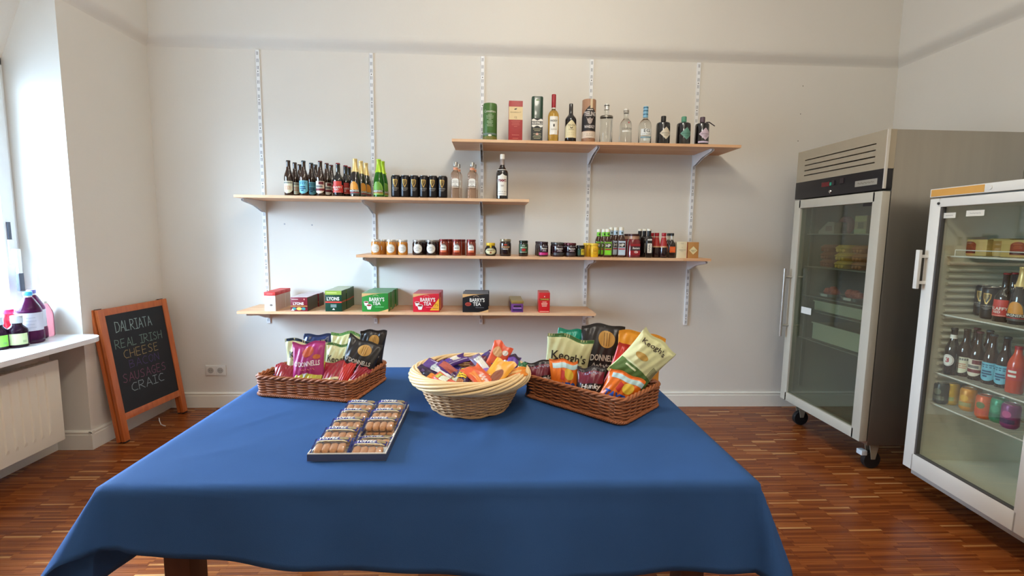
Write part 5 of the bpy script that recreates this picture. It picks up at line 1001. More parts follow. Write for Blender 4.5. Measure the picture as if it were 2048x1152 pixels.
def crisp(kind, label, px, top, Y, wpx, roll=0, tilt=-8, yaw=0, seed=1, z0=None, puff=.022, hs=1.0):
    loc, w, h = bag_at(px, top, Y, wpx, z0); h *= hs; rot = (R_(tilt), R_(roll), R_(yaw)); P = []; c = CRM
    top_seal = lambda col: ('top_seal', rz_(w, h, .995, .06, 14, 2), 0, .968, col, .0006)
    if kind == 'magenta':
        c = MAG; P = [('emblem', sh_disc(w * .17, h * .11), .02, .80, (190, 84, 50), .0016), ('emblem_small', sh_disc(w * .12, h * .05), .30, .67, (196, 104, 50), .0016), ('brand_lettering', sh_text("O'DONNELLS", w * .82, h * .115, bold=.02), 0, .545, (236, 226, 226), .0042), ('script', scribble(w * .5, h * .05, 6), 0, .42, (226, 130, 130), .0022)]
    elif kind == 'black':
        c = BKC; P = [('emblem', sh_disc(w * .20, h * .13), .08, .78, (196, 150, 78), .0016), ('emblem_line', join2([sh2(sh_rect(w * .015, h * .2, 1), x * w) for x in (-.06, 0, .06)]), .08, .78, (120, 84, 40), .0022), ('brand_lettering', sh_text("O'DONNELLS", w * .80, h * .10, bold=.02), -.02, .50, (214, 204, 190), .0042), ('script', scribble(w * .46, h * .07, 6), 0, .38, (190, 184, 176), .0022), ('blue_stamp', sh_rect(w * .3, h * .05, 6), -.1, .26, (120, 160, 176), .0018)]
    elif kind in ('keogh_blue', 'keogh_green'):
        c = CRM; P = [top_seal((30, 52, 74) if kind == 'keogh_blue' else (70, 116, 62)), ('brand_lettering', sh_text("Keogh's", w * .80, h * .20, bold=.010), .0, .62, (40, 32, 26), .0042), ('small_print', sh_rect(w * .66, h * .012, 8), 0, .52, (90, 76, 56), .0022)]
        if kind == 'keogh_green': P += [('green_zone', rz_(w, h, .34, .12, 6, 4), -.22, .36, (104, 140, 92), .0012), ('photo', join2([sh2(sh_disc(w * .04, h * .035, 10), x * w, y * h) for x in (-.06, .06) for y in (-.04, .05)]), .0, .30, (40, 46, 40), .0018)]
        else: P += [('blue_zone', rz_(w, h, .6, .16, 10, 4), -.12, .18, (60, 110, 150), .0012)]
    elif kind == 'plain_green': c = CRM; P = [top_seal((92, 150, 84)), ('print_zone', rz_(w, h, .5, .25, 8, 5), 0, .45, (190, 190, 120), .0010), ('spots', join2([sh2(sh_disc(w * .04, h * .03, 8), x * w, y * h) for x, y in ((.3, 0), (.36, .12), (.24, -.12), (.38, -.08), (-.3, .2))]), 0, .55, (44, 44, 36), .0018)]
    elif kind == 'navy': c = NAV
    elif kind == 'teal': c = (22, 142, 118)
    elif kind == 'amber': c = (226, 150, 36)
    elif kind == 'red': c = (190, 38, 30); P = [('lettering', scribble(w * .4, h * .06, 5), -.1, .2, (230, 170, 160), .002)]
    elif kind == 'lime': c = (178, 168, 44); P = [('diamond', sh_poly([(-w * .16, 0), (0, -h * .2), (w * .16, 0), (0, h * .2)]), -.1, .6, (156, 148, 132), .002), ('lettering', lines([w * .34], .005, h * .10), .1, .22, (226, 212, 150), .002)]
    elif kind == 'crimson': c = (150, 32, 46); P = [('cream_zone', rz_(w, h, .96, .4, 10, 6), 0, .24, (210, 196, 150), .0012), ('lettering', lines([w * .5], .005, h * .14), 0, .3, (60, 46, 30), .002)]
    elif kind == 'hunky': c = (34, 24, 28); P = [('maroon_zone', rz_(w, h, .92, .30, 12, 6), 0, .74, (110, 28, 48), .0010), ('brand_lettering', sh_text('Hunky', w * .72, h * .17, bold=.03, shear=.12), .04, .50, (226, 220, 214), .0042), ('second_lettering', sh_text('Dorys', w * .70, h * .17, bold=.03, shear=.12), .06, .28, (226, 220, 214), .0042), ('swirl', scribble(w * .5, h * .07, 7), 0, .84, (150, 150, 176), .002)]
    elif kind == 'orange': c = (228, 112, 28); P = [('pale_zone', rz_(w, h, .9, .12, 12, 3), .05, .86, (176, 206, 210), .0010), ('crisp_print', sh_disc(w * .17, h * .14), .16, .66, (226, 186, 60), .0016), ('red_print', sh_poly([(-w * .12, -h * .1), (w * .02, -h * .14), (w * .06, h * .08), (-w * .06, h * .12)]), -.05, .64, (190, 44, 36), .0020), ('brand_lettering', sh_text('TAYTO', w * .80, h * .22, bold=.04, shear=.1), -.02, .36, (34, 78, 168), .0042)]
    return bag('crisp_bag', label, 'crisp bag', w, h, puff, seed, c, P, loc, rot)
G1 = 'in the left basket'
crisp('navy', 'navy crisp bag standing at the back of the left basket', 630, 670, -1.79, 66, roll=7, seed=2, tilt=-4)
crisp('keogh_blue', 'cream crisp bag with dark blue top seal, left in the left basket', 613, 680, -1.86, 84, roll=0, seed=3, tilt=-5)
crisp('plain_green', 'cream crisp bag with light green top seal at the back of the left basket', 686, 667, -1.80, 62, roll=4, seed=4, tilt=-4)
crisp('keogh_green', 'cream crisp bag with green top seal beside the magenta bag', 672, 688, -1.89, 62, roll=7, seed=5, tilt=-6)
crisp('black', 'small black crisp bag corner leaning at the back of the left basket', 718, 666, -1.795, 32, roll=24, seed=6, tilt=-4, puff=.012)
crisp('black', 'black crisp bag at the back right corner of the left basket', 735, 660, -1.81, 52, roll=8, seed=7, tilt=-4)
crisp('black', 'large black crisp bag in front on the right of the left basket', 706, 678, -1.905, 72, roll=15, seed=8, tilt=-10, yaw=-6, z0=TC + .028)
crisp('magenta', 'magenta crisp bag standing in the middle of the left basket', 616, 686, -1.935, 66, roll=-2, seed=9, tilt=-10)
crisp('lime', 'yellow green snack bag lying at the front of the left basket', 606, 736, -1.985, 62, seed=10, tilt=-46, z0=TC + .010, puff=.014, hs=1.42)
crisp('crimson', 'red and cream snack bag lying left at the front of the left basket', 562, 736, -1.965, 42, seed=11, tilt=-42, z0=TC + .010, puff=.012, yaw=10, hs=1.3)
crisp('crimson', 'red and cream snack bag lying right of the yellow green one', 662, 734, -1.990, 54, seed=12, tilt=-40, z0=TC + .010, puff=.014, hs=1.3)
crisp('red', 'small red snack bag propped up before the large black bag', 678, 729, -1.985, 26, seed=13, tilt=-25, roll=14, z0=TC + .01, puff=.01, hs=1.1)
crisp('crimson', 'crimson snack bag leaning in the right front corner of the left basket', 692, 731, -1.985, 28, seed=14, tilt=-22, roll=34, yaw=-8, z0=TC + .01, puff=.01, hs=1.1)
crisp('teal', 'teal crisp bag standing at the back left of the right basket', 1124, 660, -1.912, 62, roll=12, seed=15, tilt=-3)
crisp('keogh_green', 'large cream crisp bag with brown lettering, left in the right basket', 1126, 673, -1.985, 94, roll=8, seed=16, tilt=-6)
crisp('amber', 'amber yellow crisp bag leaning out at the back of the right basket', 1270, 668, -2.005, 98, roll=9, seed=17, tilt=-12, puff=.016)
crisp('black', 'tall black crisp bag standing up in the middle of the right basket', 1196, 652, -1.955, 88, roll=5, seed=18, tilt=-6)
crisp('red', 'shiny red crisp bag behind the tilted cream bag', 1226, 690, -2.06, 62, roll=22, seed=19, tilt=-6)
crisp('hunky', 'black and maroon crisp bag at the left end of the right basket', 1087, 722, -2.015, 68, roll=-3, seed=20, tilt=-6)
crisp('orange', 'orange crisp bag with blue lettering, left one in the right basket', 1131, 722, -2.075, 58, roll=-2, seed=21, tilt=-8)
crisp('hunky', 'black and maroon crisp bag in the middle front of the right basket', 1178, 736, -2.125, 58, roll=4, seed=22, tilt=-8, yaw=-14)
crisp('orange', 'orange crisp bag with blue lettering in the right front corner', 1224, 742, -2.17, 72, roll=24, seed=23, tilt=-12, yaw=-18)
b0 = at(1243, 768, 1, -2.145); dpt = ppx(b0)[2]; w_, h_ = 84 * dpt / FPX, 122 * dpt / FPX
bag('crisp_bag', 'large cream crisp bag with a green foot tilted over the right basket rim', 'crisp bag', w_, h_, .026, 24, CRM,
    [('green_zone', rz_(w_, h_, .97, .30, 14, 10), 0, .20, (84, 116, 56), .0012), ('brand_lettering', sh_text("Keogh's", w_ * .66, h_ * .13, bold=.010), -.04, .80, (52, 36, 28), .0042), ('root_print', sh_disc(w_ * .18, h_ * .06), -.14, .55, (186, 146, 70), .0018), ('lettering', lines([w_ * .46, w_ * .3], h_ * .07, h_ * .03), -.16, .36, (214, 222, 180), .0024), ('bar_code', join2([sh2(sh_rect(w_ * .012, h_ * .2, 1, 4), w_ * .03 * k) for k in range(6)]), .30, .44, (74, 74, 54), .0018)], tuple(b0), (R_(-22), R_(44), R_(-10)))

# ------------------------------------------------------------------ sweets heaped in the round basket
def bar(label, px, py, ang, lpx, wpx, c, prints=(), tilt=-58, zc=.895, puff=.010, seed=1):
    zc -= .002; p = at(px, py, 2, zc); d = ppx(p)[2]; L, w = lpx * d / FPX, wpx * d / FPX
    a = R_(ang); N = Vector((.12 * cos(seed), -sin(R_(-tilt * .62)) , 1)).normalized() if tilt < -35 else Vector((.1, -1.2, .6)).normalized()
    U = Vector((0, 0, 1)) - N * N.z; U.normalize(); Rt = U.cross(N); Rt = Rt if Rt.x > 0 else -Rt
    Z = Rt * cos(a) + U * sin(a); Y = -N; X = Y.cross(Z); M = Matrix((X, Y, Z)).transposed(); loc = p - Z * (L / 2) + N * (.0012 * (seed - 60) % .012)
    eu = M.to_euler()
    pr = [(nm, sh(w, L), du, dv, col, e) for nm, sh, du, dv, col, e in prints]
    return bag('sweet_bar', label, 'sweet bar', w, L, puff, seed, c, pr, tuple(loc), tuple(eu), 'sweets in the round basket', (12, 14))
PUR, DPU, ORG, COR = (86, 54, 134), (52, 34, 62), (226, 134, 40), (218, 92, 50)
lab = lambda fw, fh: (lambda w, L: sh_rect(w * fw, L * fh, 6, 6)); dsc = lambda fw, fh: (lambda w, L: sh_disc(w * fw, L * fh)); scr = lambda fw, fh: (lambda w, L: sh2(scribble(L * fw, w * fh, 6), rot=pi / 2))
rs = random.Random(8)
for k, (nm_, c) in enumerate((('purple', PUR), ('dark plum', DPU), ('orange', ORG), ('coral', COR), ('lilac', (120, 96, 150)), ('maroon', (96, 30, 44)), ('blue violet', (70, 60, 150)), ('amber', (214, 150, 60)), ('grey violet', (104, 96, 116)), ('red', (190, 50, 46)), ('brown', (104, 66, 46)), ('pale violet', (150, 120, 190)))):
    a = 2.4 * k; r = .150 * sqrt((k + .5) / 12)
    p = (-.069 + r * cos(a), -2.085 + r * sin(a), TC + .094)
    bag('sweet_bar', '%s wrapped sweet bar low in the round basket, mostly under the others' % nm_, 'sweet bar', .050, .095, .010, 40 + k, c, (), (p[0], p[1] - .030, p[2]), (R_(-78), 0, R_(rs.uniform(-50, 50))), None, (8, 10))
W_ = (232, 230, 224)
bar('purple sweet bar with a big white label at the left of the round basket', 882, 740, -30, 82, 30, (92, 62, 120), [('white_label', lab(.62, .62), .12, .60, W_, .0012), ('grey_print', lab(.5, .14), .12, .34, (176, 186, 180), .0016), ('white_line', lab(.05, .8), -.3, .5, (206, 196, 220), .0012)], seed=61, zc=.897)
bar('dark purple sweet bar along the left inside of the rim', 853, 749, -46, 54, 26, DPU, [('painted_sheen', lab(.3, .5), .1, .5, (82, 54, 92), .0012)], seed=62, zc=.888)  # lighter patch painted on as the wrapper's sheen
bar('sweet bar with an orange patch at the left front of the round basket', 868, 760, -36, 56, 22, (40, 28, 40), [('orange_patch', lab(.8, .45), 0, .5, (222, 130, 40), .0012)], seed=63, zc=.885)
bar('purple sweet bar with a white panel at the back left', 905, 724, 32, 70, 26, PUR, [('white_panel', lab(.44, .26), -.1, .62, W_, .0012), ('white_line', lab(.06, .8), .3, .5, (196, 186, 220), .0012)], seed=64, zc=.898)
bar('purple and red sweet bar left of the yellow printed one', 898, 740, -34, 58, 24, (90, 50, 110), [('red_print', lab(.7, .6), 0, .45, (176, 82, 66), .0012)], seed=65, zc=.900)
bar('dark purple sweet bar with a bold yellow print, front centre of the basket', 926, 755, 86, 62, 36, (56, 32, 70), [('yellow_print', lambda w, L: join2([sh2(sh_rect(w * .62, L * .075, 6, 2), 0, L * .105 * k, .08) for k in range(-2, 3)]), 0, .60, (224, 184, 40), .0014), ('biscuit_print', dsc(.26, .10), 0, .20, (176, 112, 66), .0014)], seed=66, zc=.903, tilt=-50)
bar('coral and white sweet bar at the front left of the round basket', 889, 765, -38, 52, 24, (212, 88, 62), [('white_label', lab(.6, .34), 0, .5, (214, 212, 186), .0012), ('olive_patch', lab(.6, .2), 0, .2, (180, 170, 60), .0014)], seed=67, zc=.893)
bar('small lime labelled sweet bar at the front of the round basket', 910, 764, 70, 34, 20, (178, 168, 70), [('grey_label', lab(.5, .5), 0, .5, (204, 206, 190), .0012)], seed=68, zc=.893)
bar('red orange sweet bar with white script, front of the round basket', 957, 757, 118, 66, 44, COR, [('script', scr(.36, .34), 0, .28, (240, 206, 196), .0016), ('orange_zone', lab(.3, .6), -.2, .4, (226, 130, 60), .0010)], seed=69, zc=.900, tilt=-48)
bar('lilac sweet bar with a plain white label, centre of the round basket', 962, 733, -62, 56, 26, (120, 104, 134), [('white_label', lab(.66, .74), 0, .58, W_, .0012), ('grey_print', lab(.6, .16), 0, .26, (186, 188, 186), .0016)], seed=70, zc=.907)
bar('orange yellow sweet bar with a chocolate picture, right of centre', 991, 752, 58, 84, 46, (232, 160, 44), [('chocolate_picture', dsc(.22, .24), .14, .42, (140, 76, 50), .0014), ('white_script', scr(.3, .16), -.22, .26, (236, 230, 200), .0016)], seed=71, zc=.905)
bar('orange sweet bar at the right front of the round basket', 1022, 753, 40, 66, 30, ORG, [('pale_stripe', lab(.14, .7), 0, .5, (240, 196, 130), .0012)], seed=72, zc=.897)
bar('upright orange red sweet pack with a round white badge at the back', 997, 716, 66, 58, 42, (222, 84, 48), [('badge', dsc(.15, .10), .22, .74, W_, .0014), ('wafer_picture', dsc(.26, .16), -.16, .62, (212, 160, 110), .0012)], tilt=-30, seed=73, zc=.915)
bar('dark red and purple sweet bar at the back of the round basket', 969, 720, 42, 62, 26, (96, 26, 40), [('purple_zone', lab(.9, .4), 0, .72, (66, 48, 110), .0010), ('white_patch', lab(.4, .16), 0, .86, W_, .0014)], seed=74, zc=.905)
bar('sweet bar back with a bar code panel beside the orange red pack', 1004, 731, 100, 34, 34, (90, 70, 120), [('white_panel', lab(.7, .7), .1, .5, (222, 222, 210), .0012), ('bars', lambda w, L: join2([sh2(sh_rect(w * .03, L * .4, 1, 3), w * .07 * k) for k in range(-4, 5)]), .1, .5, (60, 58, 60), .0016), ('yellow_patch', lab(.3, .3), -.3, .3, (226, 196, 60), .0014)], seed=75, zc=.912, tilt=-45)
bar('shiny violet sweet bar at the right inside of the rim', 1024, 729, 62, 48, 26, (96, 60, 150), [('dark_end', lab(.9, .24), 0, .86, (48, 34, 56), .0010)], seed=76, zc=.900)
bar('small green sweet wrapper tucked at the right of the round basket', 1042, 741, 72, 32, 18, (44, 104, 62), [('white_patch', lab(.4, .3), -.2, .4, W_, .0012)], seed=77, zc=.893)
bar('violet foil sweet bar under the lilac one', 967, 748, 20, 46, 20, (140, 96, 190), (), seed=78, zc=.896)

# ------------------------------------------------------------------ tray of biscuit packs
tr = thing('biscuit_tray', 'shallow white and blue cardboard tray of biscuit packs on the blue cloth', 'tray', (-.375, -2.325, TC), R_(.2))
TWX, TDY = .102, .184
TB = paper((34, 48, 110)); TW = paper((222, 216, 206))
obj('tray_base', bbox(-TWX, TWX, -TDY, TDY, 0, .003, .001), TW, tr)
obj('tray_wall', join([bbox(-TWX, TWX, -TDY, -TDY + .003, .002, .022, .001), bbox(-TWX, TWX, TDY - .003, TDY, .002, .022, .001), bbox(-TWX, -TWX + .003, -TDY + .003, TDY - .003, .002, .022, .001), bbox(TWX - .003, TWX, -TDY + .003, TDY - .003, .002, .022, .001)]), TW, tr, smooth=True)
obj('blue_side', join([box(-TWX - .0006, TWX + .0006, -TDY - .0006, -TDY, .001, .019), box(-TWX - .0006, -TWX, -TDY, TDY, .001, .019), box(TWX, TWX + .0006, -TDY, TDY, .001, .019)]), paper((70, 76, 100)), tr)
BISC = mat('biscuit_brown', (198, 140, 94), rough=.6, noise=.18, scale=120, bump=.3); WRP = thin_glass('clear_wrap', (.97, .96, .93), base=.08, rough=.16)
def pack():
    t = thing('biscuit_pack', 'x', 'biscuit pack', (0, 0, 0), group='biscuit packs in the tray'); W, D = .094, .066
    for k in range(4):
        cx = -.030 + .020 * k
        obj('biscuit', xf(rings([(.0095, .0165, 0, 4), (.0100, .0175, .004, 4), (.0098, .017, .009, 3.5), (.0070, .013, .0120, 3), (.0, .0, .0132, 3)], 16), Matrix.Translation((cx, -.0145, .003))), BISC, t, smooth=60)
    def S(u, v, e): 
        q, s = u / (W / 2), v / (D / 2); hgt = .0172 * (1 - abs(q) ** 5) ** .5 * (1 - abs(s) ** 6) ** .5 * (1 - .45 * max(0, s)) if abs(q) < 1 and abs(s) < 1 else 0
        return (u, v, .002 + hgt + e + .0005 * sin(40 * u * 9 + 300 * v))
    sh = sh_rect(W, D, 18, 12); top = dec(sh, S); obj('clear_wrap', top, WRP, t, smooth=True)
    obj('blue_banner', dec(sh_rect(.088, .023, 12, 4), S, 0, .0180, .0008), paper((40, 48, 140)), t)
    obj('brand_lettering', dec(sh_text('TOFFEE', .052, .017, bold=.03), S, -.012, .0180, .0022), WHT, t)
    obj('picture', dec(sh_disc(.013, .009), S, .029, .0180, .0016), paper((150, 132, 96)), t)
    obj('cream_label', dec(sh_rect(.080, .006, 10, 2), S, 0, .0045, .0010), paper((214, 196, 150)), t)
    for sx in (-1, 1):
        n = 12; V = []
        for i in range(n + 1):
            y = -D / 2 + D * i / n; V.append((sx * W / 2 * .97, y, .003)); V.append((sx * (W / 2 + .004 + (.0012 if i % 2 else 0)), y, .004 + .0012 * sin(i * 1.3)))
        obj('end_fin', (V, [(2 * i, 2 * i + 1, 2 * i + 3, 2 * i + 2) for i in range(n)]), TB, t)
    return t
pk0 = pack(); first = True
rw = random.Random(2)
spots = [(-1, r) for r in range(5)] + [(1, 0), (1, 1), (1, 2), (1, 4)]
word = ['back', 'second', 'third', 'fourth', 'front']
for sx, r in spots:
    y = .148 - .074 * r; z = .022 if (sx, r) != (1, 4) else .012
    p = tr.matrix_basis @ Vector((sx * .0495, y, z)); lb = 'toffee biscuit pack in the %s row of the tray, %s column' % (word[r], 'left' if sx < 0 else 'right')
    ro = (R_(15) + rw.uniform(-.04, .03), rw.uniform(-.04, .04), R_(.2) + rw.uniform(-.05, .05))
    if first: pk0.location = p; pk0.rotation_euler = ro; pk0['label'] = lb; first = False
    else: dup(pk0, p, lb, rot=ro)
for sx, r in spots:            # lower layer carrying the upper one
    if (sx, r) == (1, 4): continue
    p = tr.matrix_basis @ Vector((sx * .0495, .148 - .074 * r, .0032)); o = dup(pk0, p, 'toffee biscuit pack of the lower layer, under the %s pack of the %s column' % (word[r], 'left' if sx < 0 else 'right'), rot=(0, 0, R_(.2))); o.scale = (1, 1, .62); o['group'] = 'biscuit packs in the lower layer'
o = dup(pk0, tr.matrix_basis @ Vector((.0495, -.074, .0032)), 'toffee biscuit pack of the lower layer in the open gap on the right', rot=(0, 0, R_(.2))); o.scale = (1, 1, .62)

# ------------------------------------------------------------------ bottles on the window sill
SZ = .728
def sill(px, Y): p = at(px, 650, 1, Y); return (p.x, Y, SZ)
PB = mat('juice_purple', (116, 40, 92), rough=.08, trans=.75, ior=1.3); 
t = thing('juice_bottle', 'large purple juice bottle with blue cap and white label on the sill', 'bottle', sill(61, -.96), R_(40))
obj('bottle_body', rings([(.050, 0), (.056, .006), (.056, .06), (.053, .068), (.053, .175), (.055, .182), (.046, .205), (.026, .245), (.017, .258), (.017, .272)], 30), PB, t, smooth=True)
obj('label', rings([(.0536, .072), (.0536, .172)], 30, False), mat('label_lilac_white', (212, 212, 224), rough=.5), t, smooth=True); obj('label_print', dec(lines([.05, .06, .04, .055], .018, .003), on_cyl(.0538), 0, .145, .0005), paper((180, 184, 200)), t); obj('neck', rings([(.0175, .255), (.0175, .268)], 20, False), WHT, t, smooth=True)
obj('cap', rings([(.0195, .266), (.0200, .268), (.0200, .284), (.018, .287), (0, .287)], 22), mat('cap_sky', (70, 172, 218), rough=.4), t, smooth=True)
t2 = dup(t, sill(69, -.865), 'large purple juice bottle half hidden behind the blue capped one', rz=.5)
for ch in t2.children:
    if ch.name.startswith('cap'): ch.data = ch.data.copy(); ch.data.materials[0] = mat('cap_lilac', (128, 124, 190), rough=.4)
t = thing('pink_juice_bottle', 'pale pink translucent bottle behind the purple ones by the reveal', 'bottle', sill(93, -.785)); obj('bottle_body', rings([(.032, 0), (.036, .006), (.036, .13), (.033, .15), (.020, .185), (.014, .195), (.014, .2)], 26), mat('juice_pink', (236, 150, 160), rough=.1, trans=.8, ior=1.3), t, smooth=True); obj('cap', rings([(.0165, .196), (.0165, .212), (0, .213)], 20), WHT, t, smooth=True)
t = thing('red_juice_bottle', 'red bottle with red cap on the sill left of the small dark one', 'bottle', sill(18, -.95)); obj('bottle_body', rings([(.030, 0), (.034, .005), (.034, .07), (.031, .08), (.034, .09), (.034, .130), (.028, .150), (.022, .158), (.022, .166)], 26), mat('juice_red', (214, 40, 56), rough=.1, trans=.6, ior=1.3), t, smooth=True); obj('cap', rings([(.025, .162), (.025, .182), (.023, .185), (0, .185)], 22), mat('cap_crimson', (204, 36, 84), rough=.4), t, smooth=True)
def syrup(px, Y, labc, label, rz):
    t = thing('syrup_bottle', label, 'bottle', sill(px, Y), rz); obj('glass', rings([(.038, 0), (.043, .006), (.043, .085), (.040, .098), (.028, .112), (.022, .120), (.022, .135)], 26), mat('syrup_glass', (46, 22, 40), rough=.06, trans=.4, ior=1.3), t, smooth=True)
    obj('cap', rings([(.0245, .130), (.025, .134), (.025, .166), (.023, .170), (0, .170)], 22), mat('cap_grey_pale', (196, 204, 208), rough=.35), t, smooth=True); decs(t, [('label', sh_rect(.085, .060, 10), 0, .046, paper(labc), .0006), ('label_print', lines([.016, .016], .006, .003), .026, .036, paper((110, 124, 90)), .0011)], on_cyl(.043)); return t
syrup(34, -1.06, (186, 196, 140), 'short dark syrup bottle with pale green label on the sill', R_(42))
syrup(-6, -1.12, (120, 180, 60), 'dark syrup bottle with bright green label at the left frame edge', R_(42))

# ------------------------------------------------------------------ inside the steel fridge
def infr(px, X): p = at(px, 560, 0, X); return p.y
XA = 2.36
s1, s2, s3 = 1.3985, 1.1735, .9685
t = thing('wrapped_cheese', 'round wrapped pink cheese on the top shelf of the steel fridge', 'cheese', (XA + .06, infr(1683, XA + .06), s1)); obj('round', xf(rings([(.055, -.02), (.06, -.014), (.06, .014), (.055, .02)], 26), Matrix.Translation((0, 0, .0605)) @ Matrix.Rotation(pi / 2, 4, 'Y')), mat('ham_pink', (176, 112, 108), rough=.4), t, smooth=True); obj('dark_label', box(-.022, -.0205, -.016, .016, .02, .075), paper((60, 46, 44)), t)
t = thing('wrapped_cheese', 'pale wedge shaped cheese pack left on the top fridge shelf', 'cheese', (XA, infr(1655, XA), s1)); obj('wedge', prism([(.09, 0), (-.09, 0), (-.09, .075), (-.03, .085)], -.05, .05, 0), mat('cheese_pale', (170, 158, 142), rough=.35), t); obj('label', box(-.0515, -.0505, -.07, -.01, .02, .055), paper((150, 120, 112)), t)
t = thing('food_carton', 'small carton with yellowish top on the top fridge shelf', 'box', (XA, infr(1723, XA), s1)); obj('carton', bbox(-.04, .04, -.05, .05, 0, .115, .002), mat('carton_tan', (170, 150, 110), rough=.5), t); obj('label', box(-.0412, -.0402, -.048, .048, .078, .112), paper((196, 186, 120)), t); obj('foot_label', box(-.0412, -.0402, -.048, .048, .004, .030), paper((160, 166, 120)), t); obj('picture', box(-.0412, -.0402, -.025, .02, .034, .072), paper((120, 106, 76)), t)
def eggs(px, n, c, word, X=XA):
    y = infr(px, X); m = mat('carton_pulp_%02x%02x%02x' % c, c, rough=.85, noise=.12, scale=80, bump=.3)
    first = None
    for k in range(n):
        lb = 'egg carton of %s pulp on the second fridge shelf, %s of its stack' % (word, ('lowest', 'middle', 'top')[k])
        if first is None:
            first = thing('egg_carton', lb, 'egg carton', (X, y, s2), group=word + ' egg cartons')
            obj('tray', rings([(.045, .040, 0, 4), (.060, .056, .026, 5), (.064, .060, .030, 5)], 24), m, first, smooth=50); obj('lid', rings([(.063, .059, .0305, 5), (.060, .056, .034, 5), (.046, .042, .050, 4), (0, 0, .0505, 4)], 24), m, first, smooth=50)
            for q in (-.028, .0, .028): obj('egg_cup', xf(rings([(.012, -.004), (.010, .004), (.004, .007)], 12), Matrix.Translation((-.055, q, .014)) @ Matrix.Rotation(-pi / 2, 4, 'Y')), m, first, smooth=True)
        else: dup(first, (X, y, s2 + .0515 * k), lb)
eggs(1661, 3, (150, 92, 66), 'brown'); eggs(1692, 3, (206, 168, 74), 'yellow', XA - .03); eggs(1727, 3, (172, 112, 62), 'kraft')
def meat(px, label, c, n):
    y = infr(px, XA); t = thing('meat_pack', label, 'meat pack', (XA, y, s3)); obj('tray', rings([(.055, .062, 0, 5), (.068, .075, .022, 5), (.066, .073, .022, 5), (.055, .062, .004, 5)], 28), mat('tray_clear_grey', (150, 150, 140), rough=.3), t, smooth=50)
    r = random.Random(n)
    for k in range(n): obj('meat_piece', xf(rings([(.0, -.022), (.016, -.018), (.026, 0), (.016, .018), (.0, .022)], 14), Matrix.Translation((r.uniform(-.02, .02), -.04 + .08 * k / max(1, n - 1), .030 + .012 * (k % 2))) @ Matrix.Diagonal((1.2, 1.1, 1.4, 1))), mat('meat_pink', c, rough=.4, noise=.25, scale=90), t, smooth=True)
    obj('label', box(-.072, -.0705, -.045, .02, .004, .020), paper((206, 204, 196)), t)
meat(1668, 'clear tray of pink meat on the left of the third fridge shelf', (186, 92, 74), 3); meat(1716, 'clear tray of pale pink meat on the right of the third fridge shelf', (172, 104, 92), 4)
BIN = mat('bin_plastic', (186, 186, 160), rough=.4)
for zz, hh, lb in ((.868, .062, 'shallow pale plastic bin on the fourth shelf of the steel fridge'), (.663, .112, 'deep pale plastic bin on the lowest shelf of the steel fridge')):
    t = thing('storage_bin', lb, 'bin', (2.20, -.345 - .39, zz)); H = hh
    obj('bin_body', join([box(.09, .45, -.285, .285, 0, .004), box(.09, .094, -.285, .285, .004, H), box(.446, .45, -.285, .285, .004, H), box(.094, .446, -.285, -.281, .004, H), box(.094, .446, .281, .285, .004, H)]), BIN, t); obj('rim', join([box(.082, .094, -.292, .292, H - .003, H + .004), box(.446, .456, -.292, .292, H - .003, H + .004)]), BIN, t)
sal = bag('salad_bag', 'clear greenish bag lying in the lowest bin of the steel fridge', 'bag', .22, .16, .035, 90, (112, 130, 112), (), (2.42, -.86, .700), (R_(-60), 0, R_(-90)))

# ------------------------------------------------------------------ inside the white fridge
def bl(px, X, z): p = at(px, 640, 0, X); return (p.x, p.y, z)
CH = mat('cheese_cream', (206, 180, 112), rough=.5, noise=.08)
def loaf(loc, label, w=.15):
    t = thing('cheese_block', label, 'cheese', loc, R_(-90)); obj('block', bbox(-w / 2, w / 2, 0, .10, 0, .082, .006), CH, t, smooth=True)
    xs = [-.032 + .064 * k / 10 for k in range(11)]
    obj('label', dec(sh_strip([(x, .012) for x in xs], [(x, .052 + .020 * sqrt(max(0, 1 - (x / .0335) ** 2))) for x in xs]), on_flat(0), -.01, 0, .0008), paper((150, 70, 40)), t); obj('label_band', dec(sh_rect(.064, .014, 4), on_flat(0), -.01, .022, .0013), paper((70, 24, 22)), t); obj('label_line', dec(lines([.04, .03, .036], .008, .003), on_flat(0), -.01, .060, .0013), paper((196, 110, 60)), t); return t
loaf(bl(1926, 2.40, 1.2905), 'cream cheese block with arched brown label, left on the top shelf'); loaf(bl(2022, 2.40, 1.2905), 'cream cheese block with arched brown label, at the right frame edge', .17)
t = thing('cheese_block', 'plain cream cheese block between the two labelled ones', 'cheese', bl(1978, 2.43, 1.2905), R_(-90)); obj('block', bbox(-.05, .05, 0, .09, 0, .088, .012), CH, t, smooth=True); obj('stain_label', dec(sh_rect(.05, .05, 2), on_flat(0), 0, .05, .0008), paper((176, 136, 70)), t)
zB = .9925
for px, X, lb in ((1962, 2.47, 'black stout can on the second shelf of the white fridge, left'), (1976, 2.40, 'black stout can on the second shelf of the white fridge, middle'), (1992, 2.47, 'black stout can on the second shelf of the white fridge, right')): o = dup(can, bl(px, X, zB), lb, rz=R_(-70)); o['group'] = 'stout cans in the white fridge'
o = dup(a4, bl(2004, 2.385, zB), 'dark ale bottle with red label on the second shelf of the white fridge', rz=R_(-75)); o['group'] = 'ales in the white fridge'
o = dup(a4, bl(2019, 2.46, zB), 'dark ale bottle with red label behind the other ale in the fridge', rz=R_(-75)); o['group'] = 'ales in the white fridge'
o = dup(a5, bl(2036, 2.385, zB), 'dark cider bottle with gold neck on the second shelf of the white fridge', rz=R_(-75)); del o['group']
zB = .6875
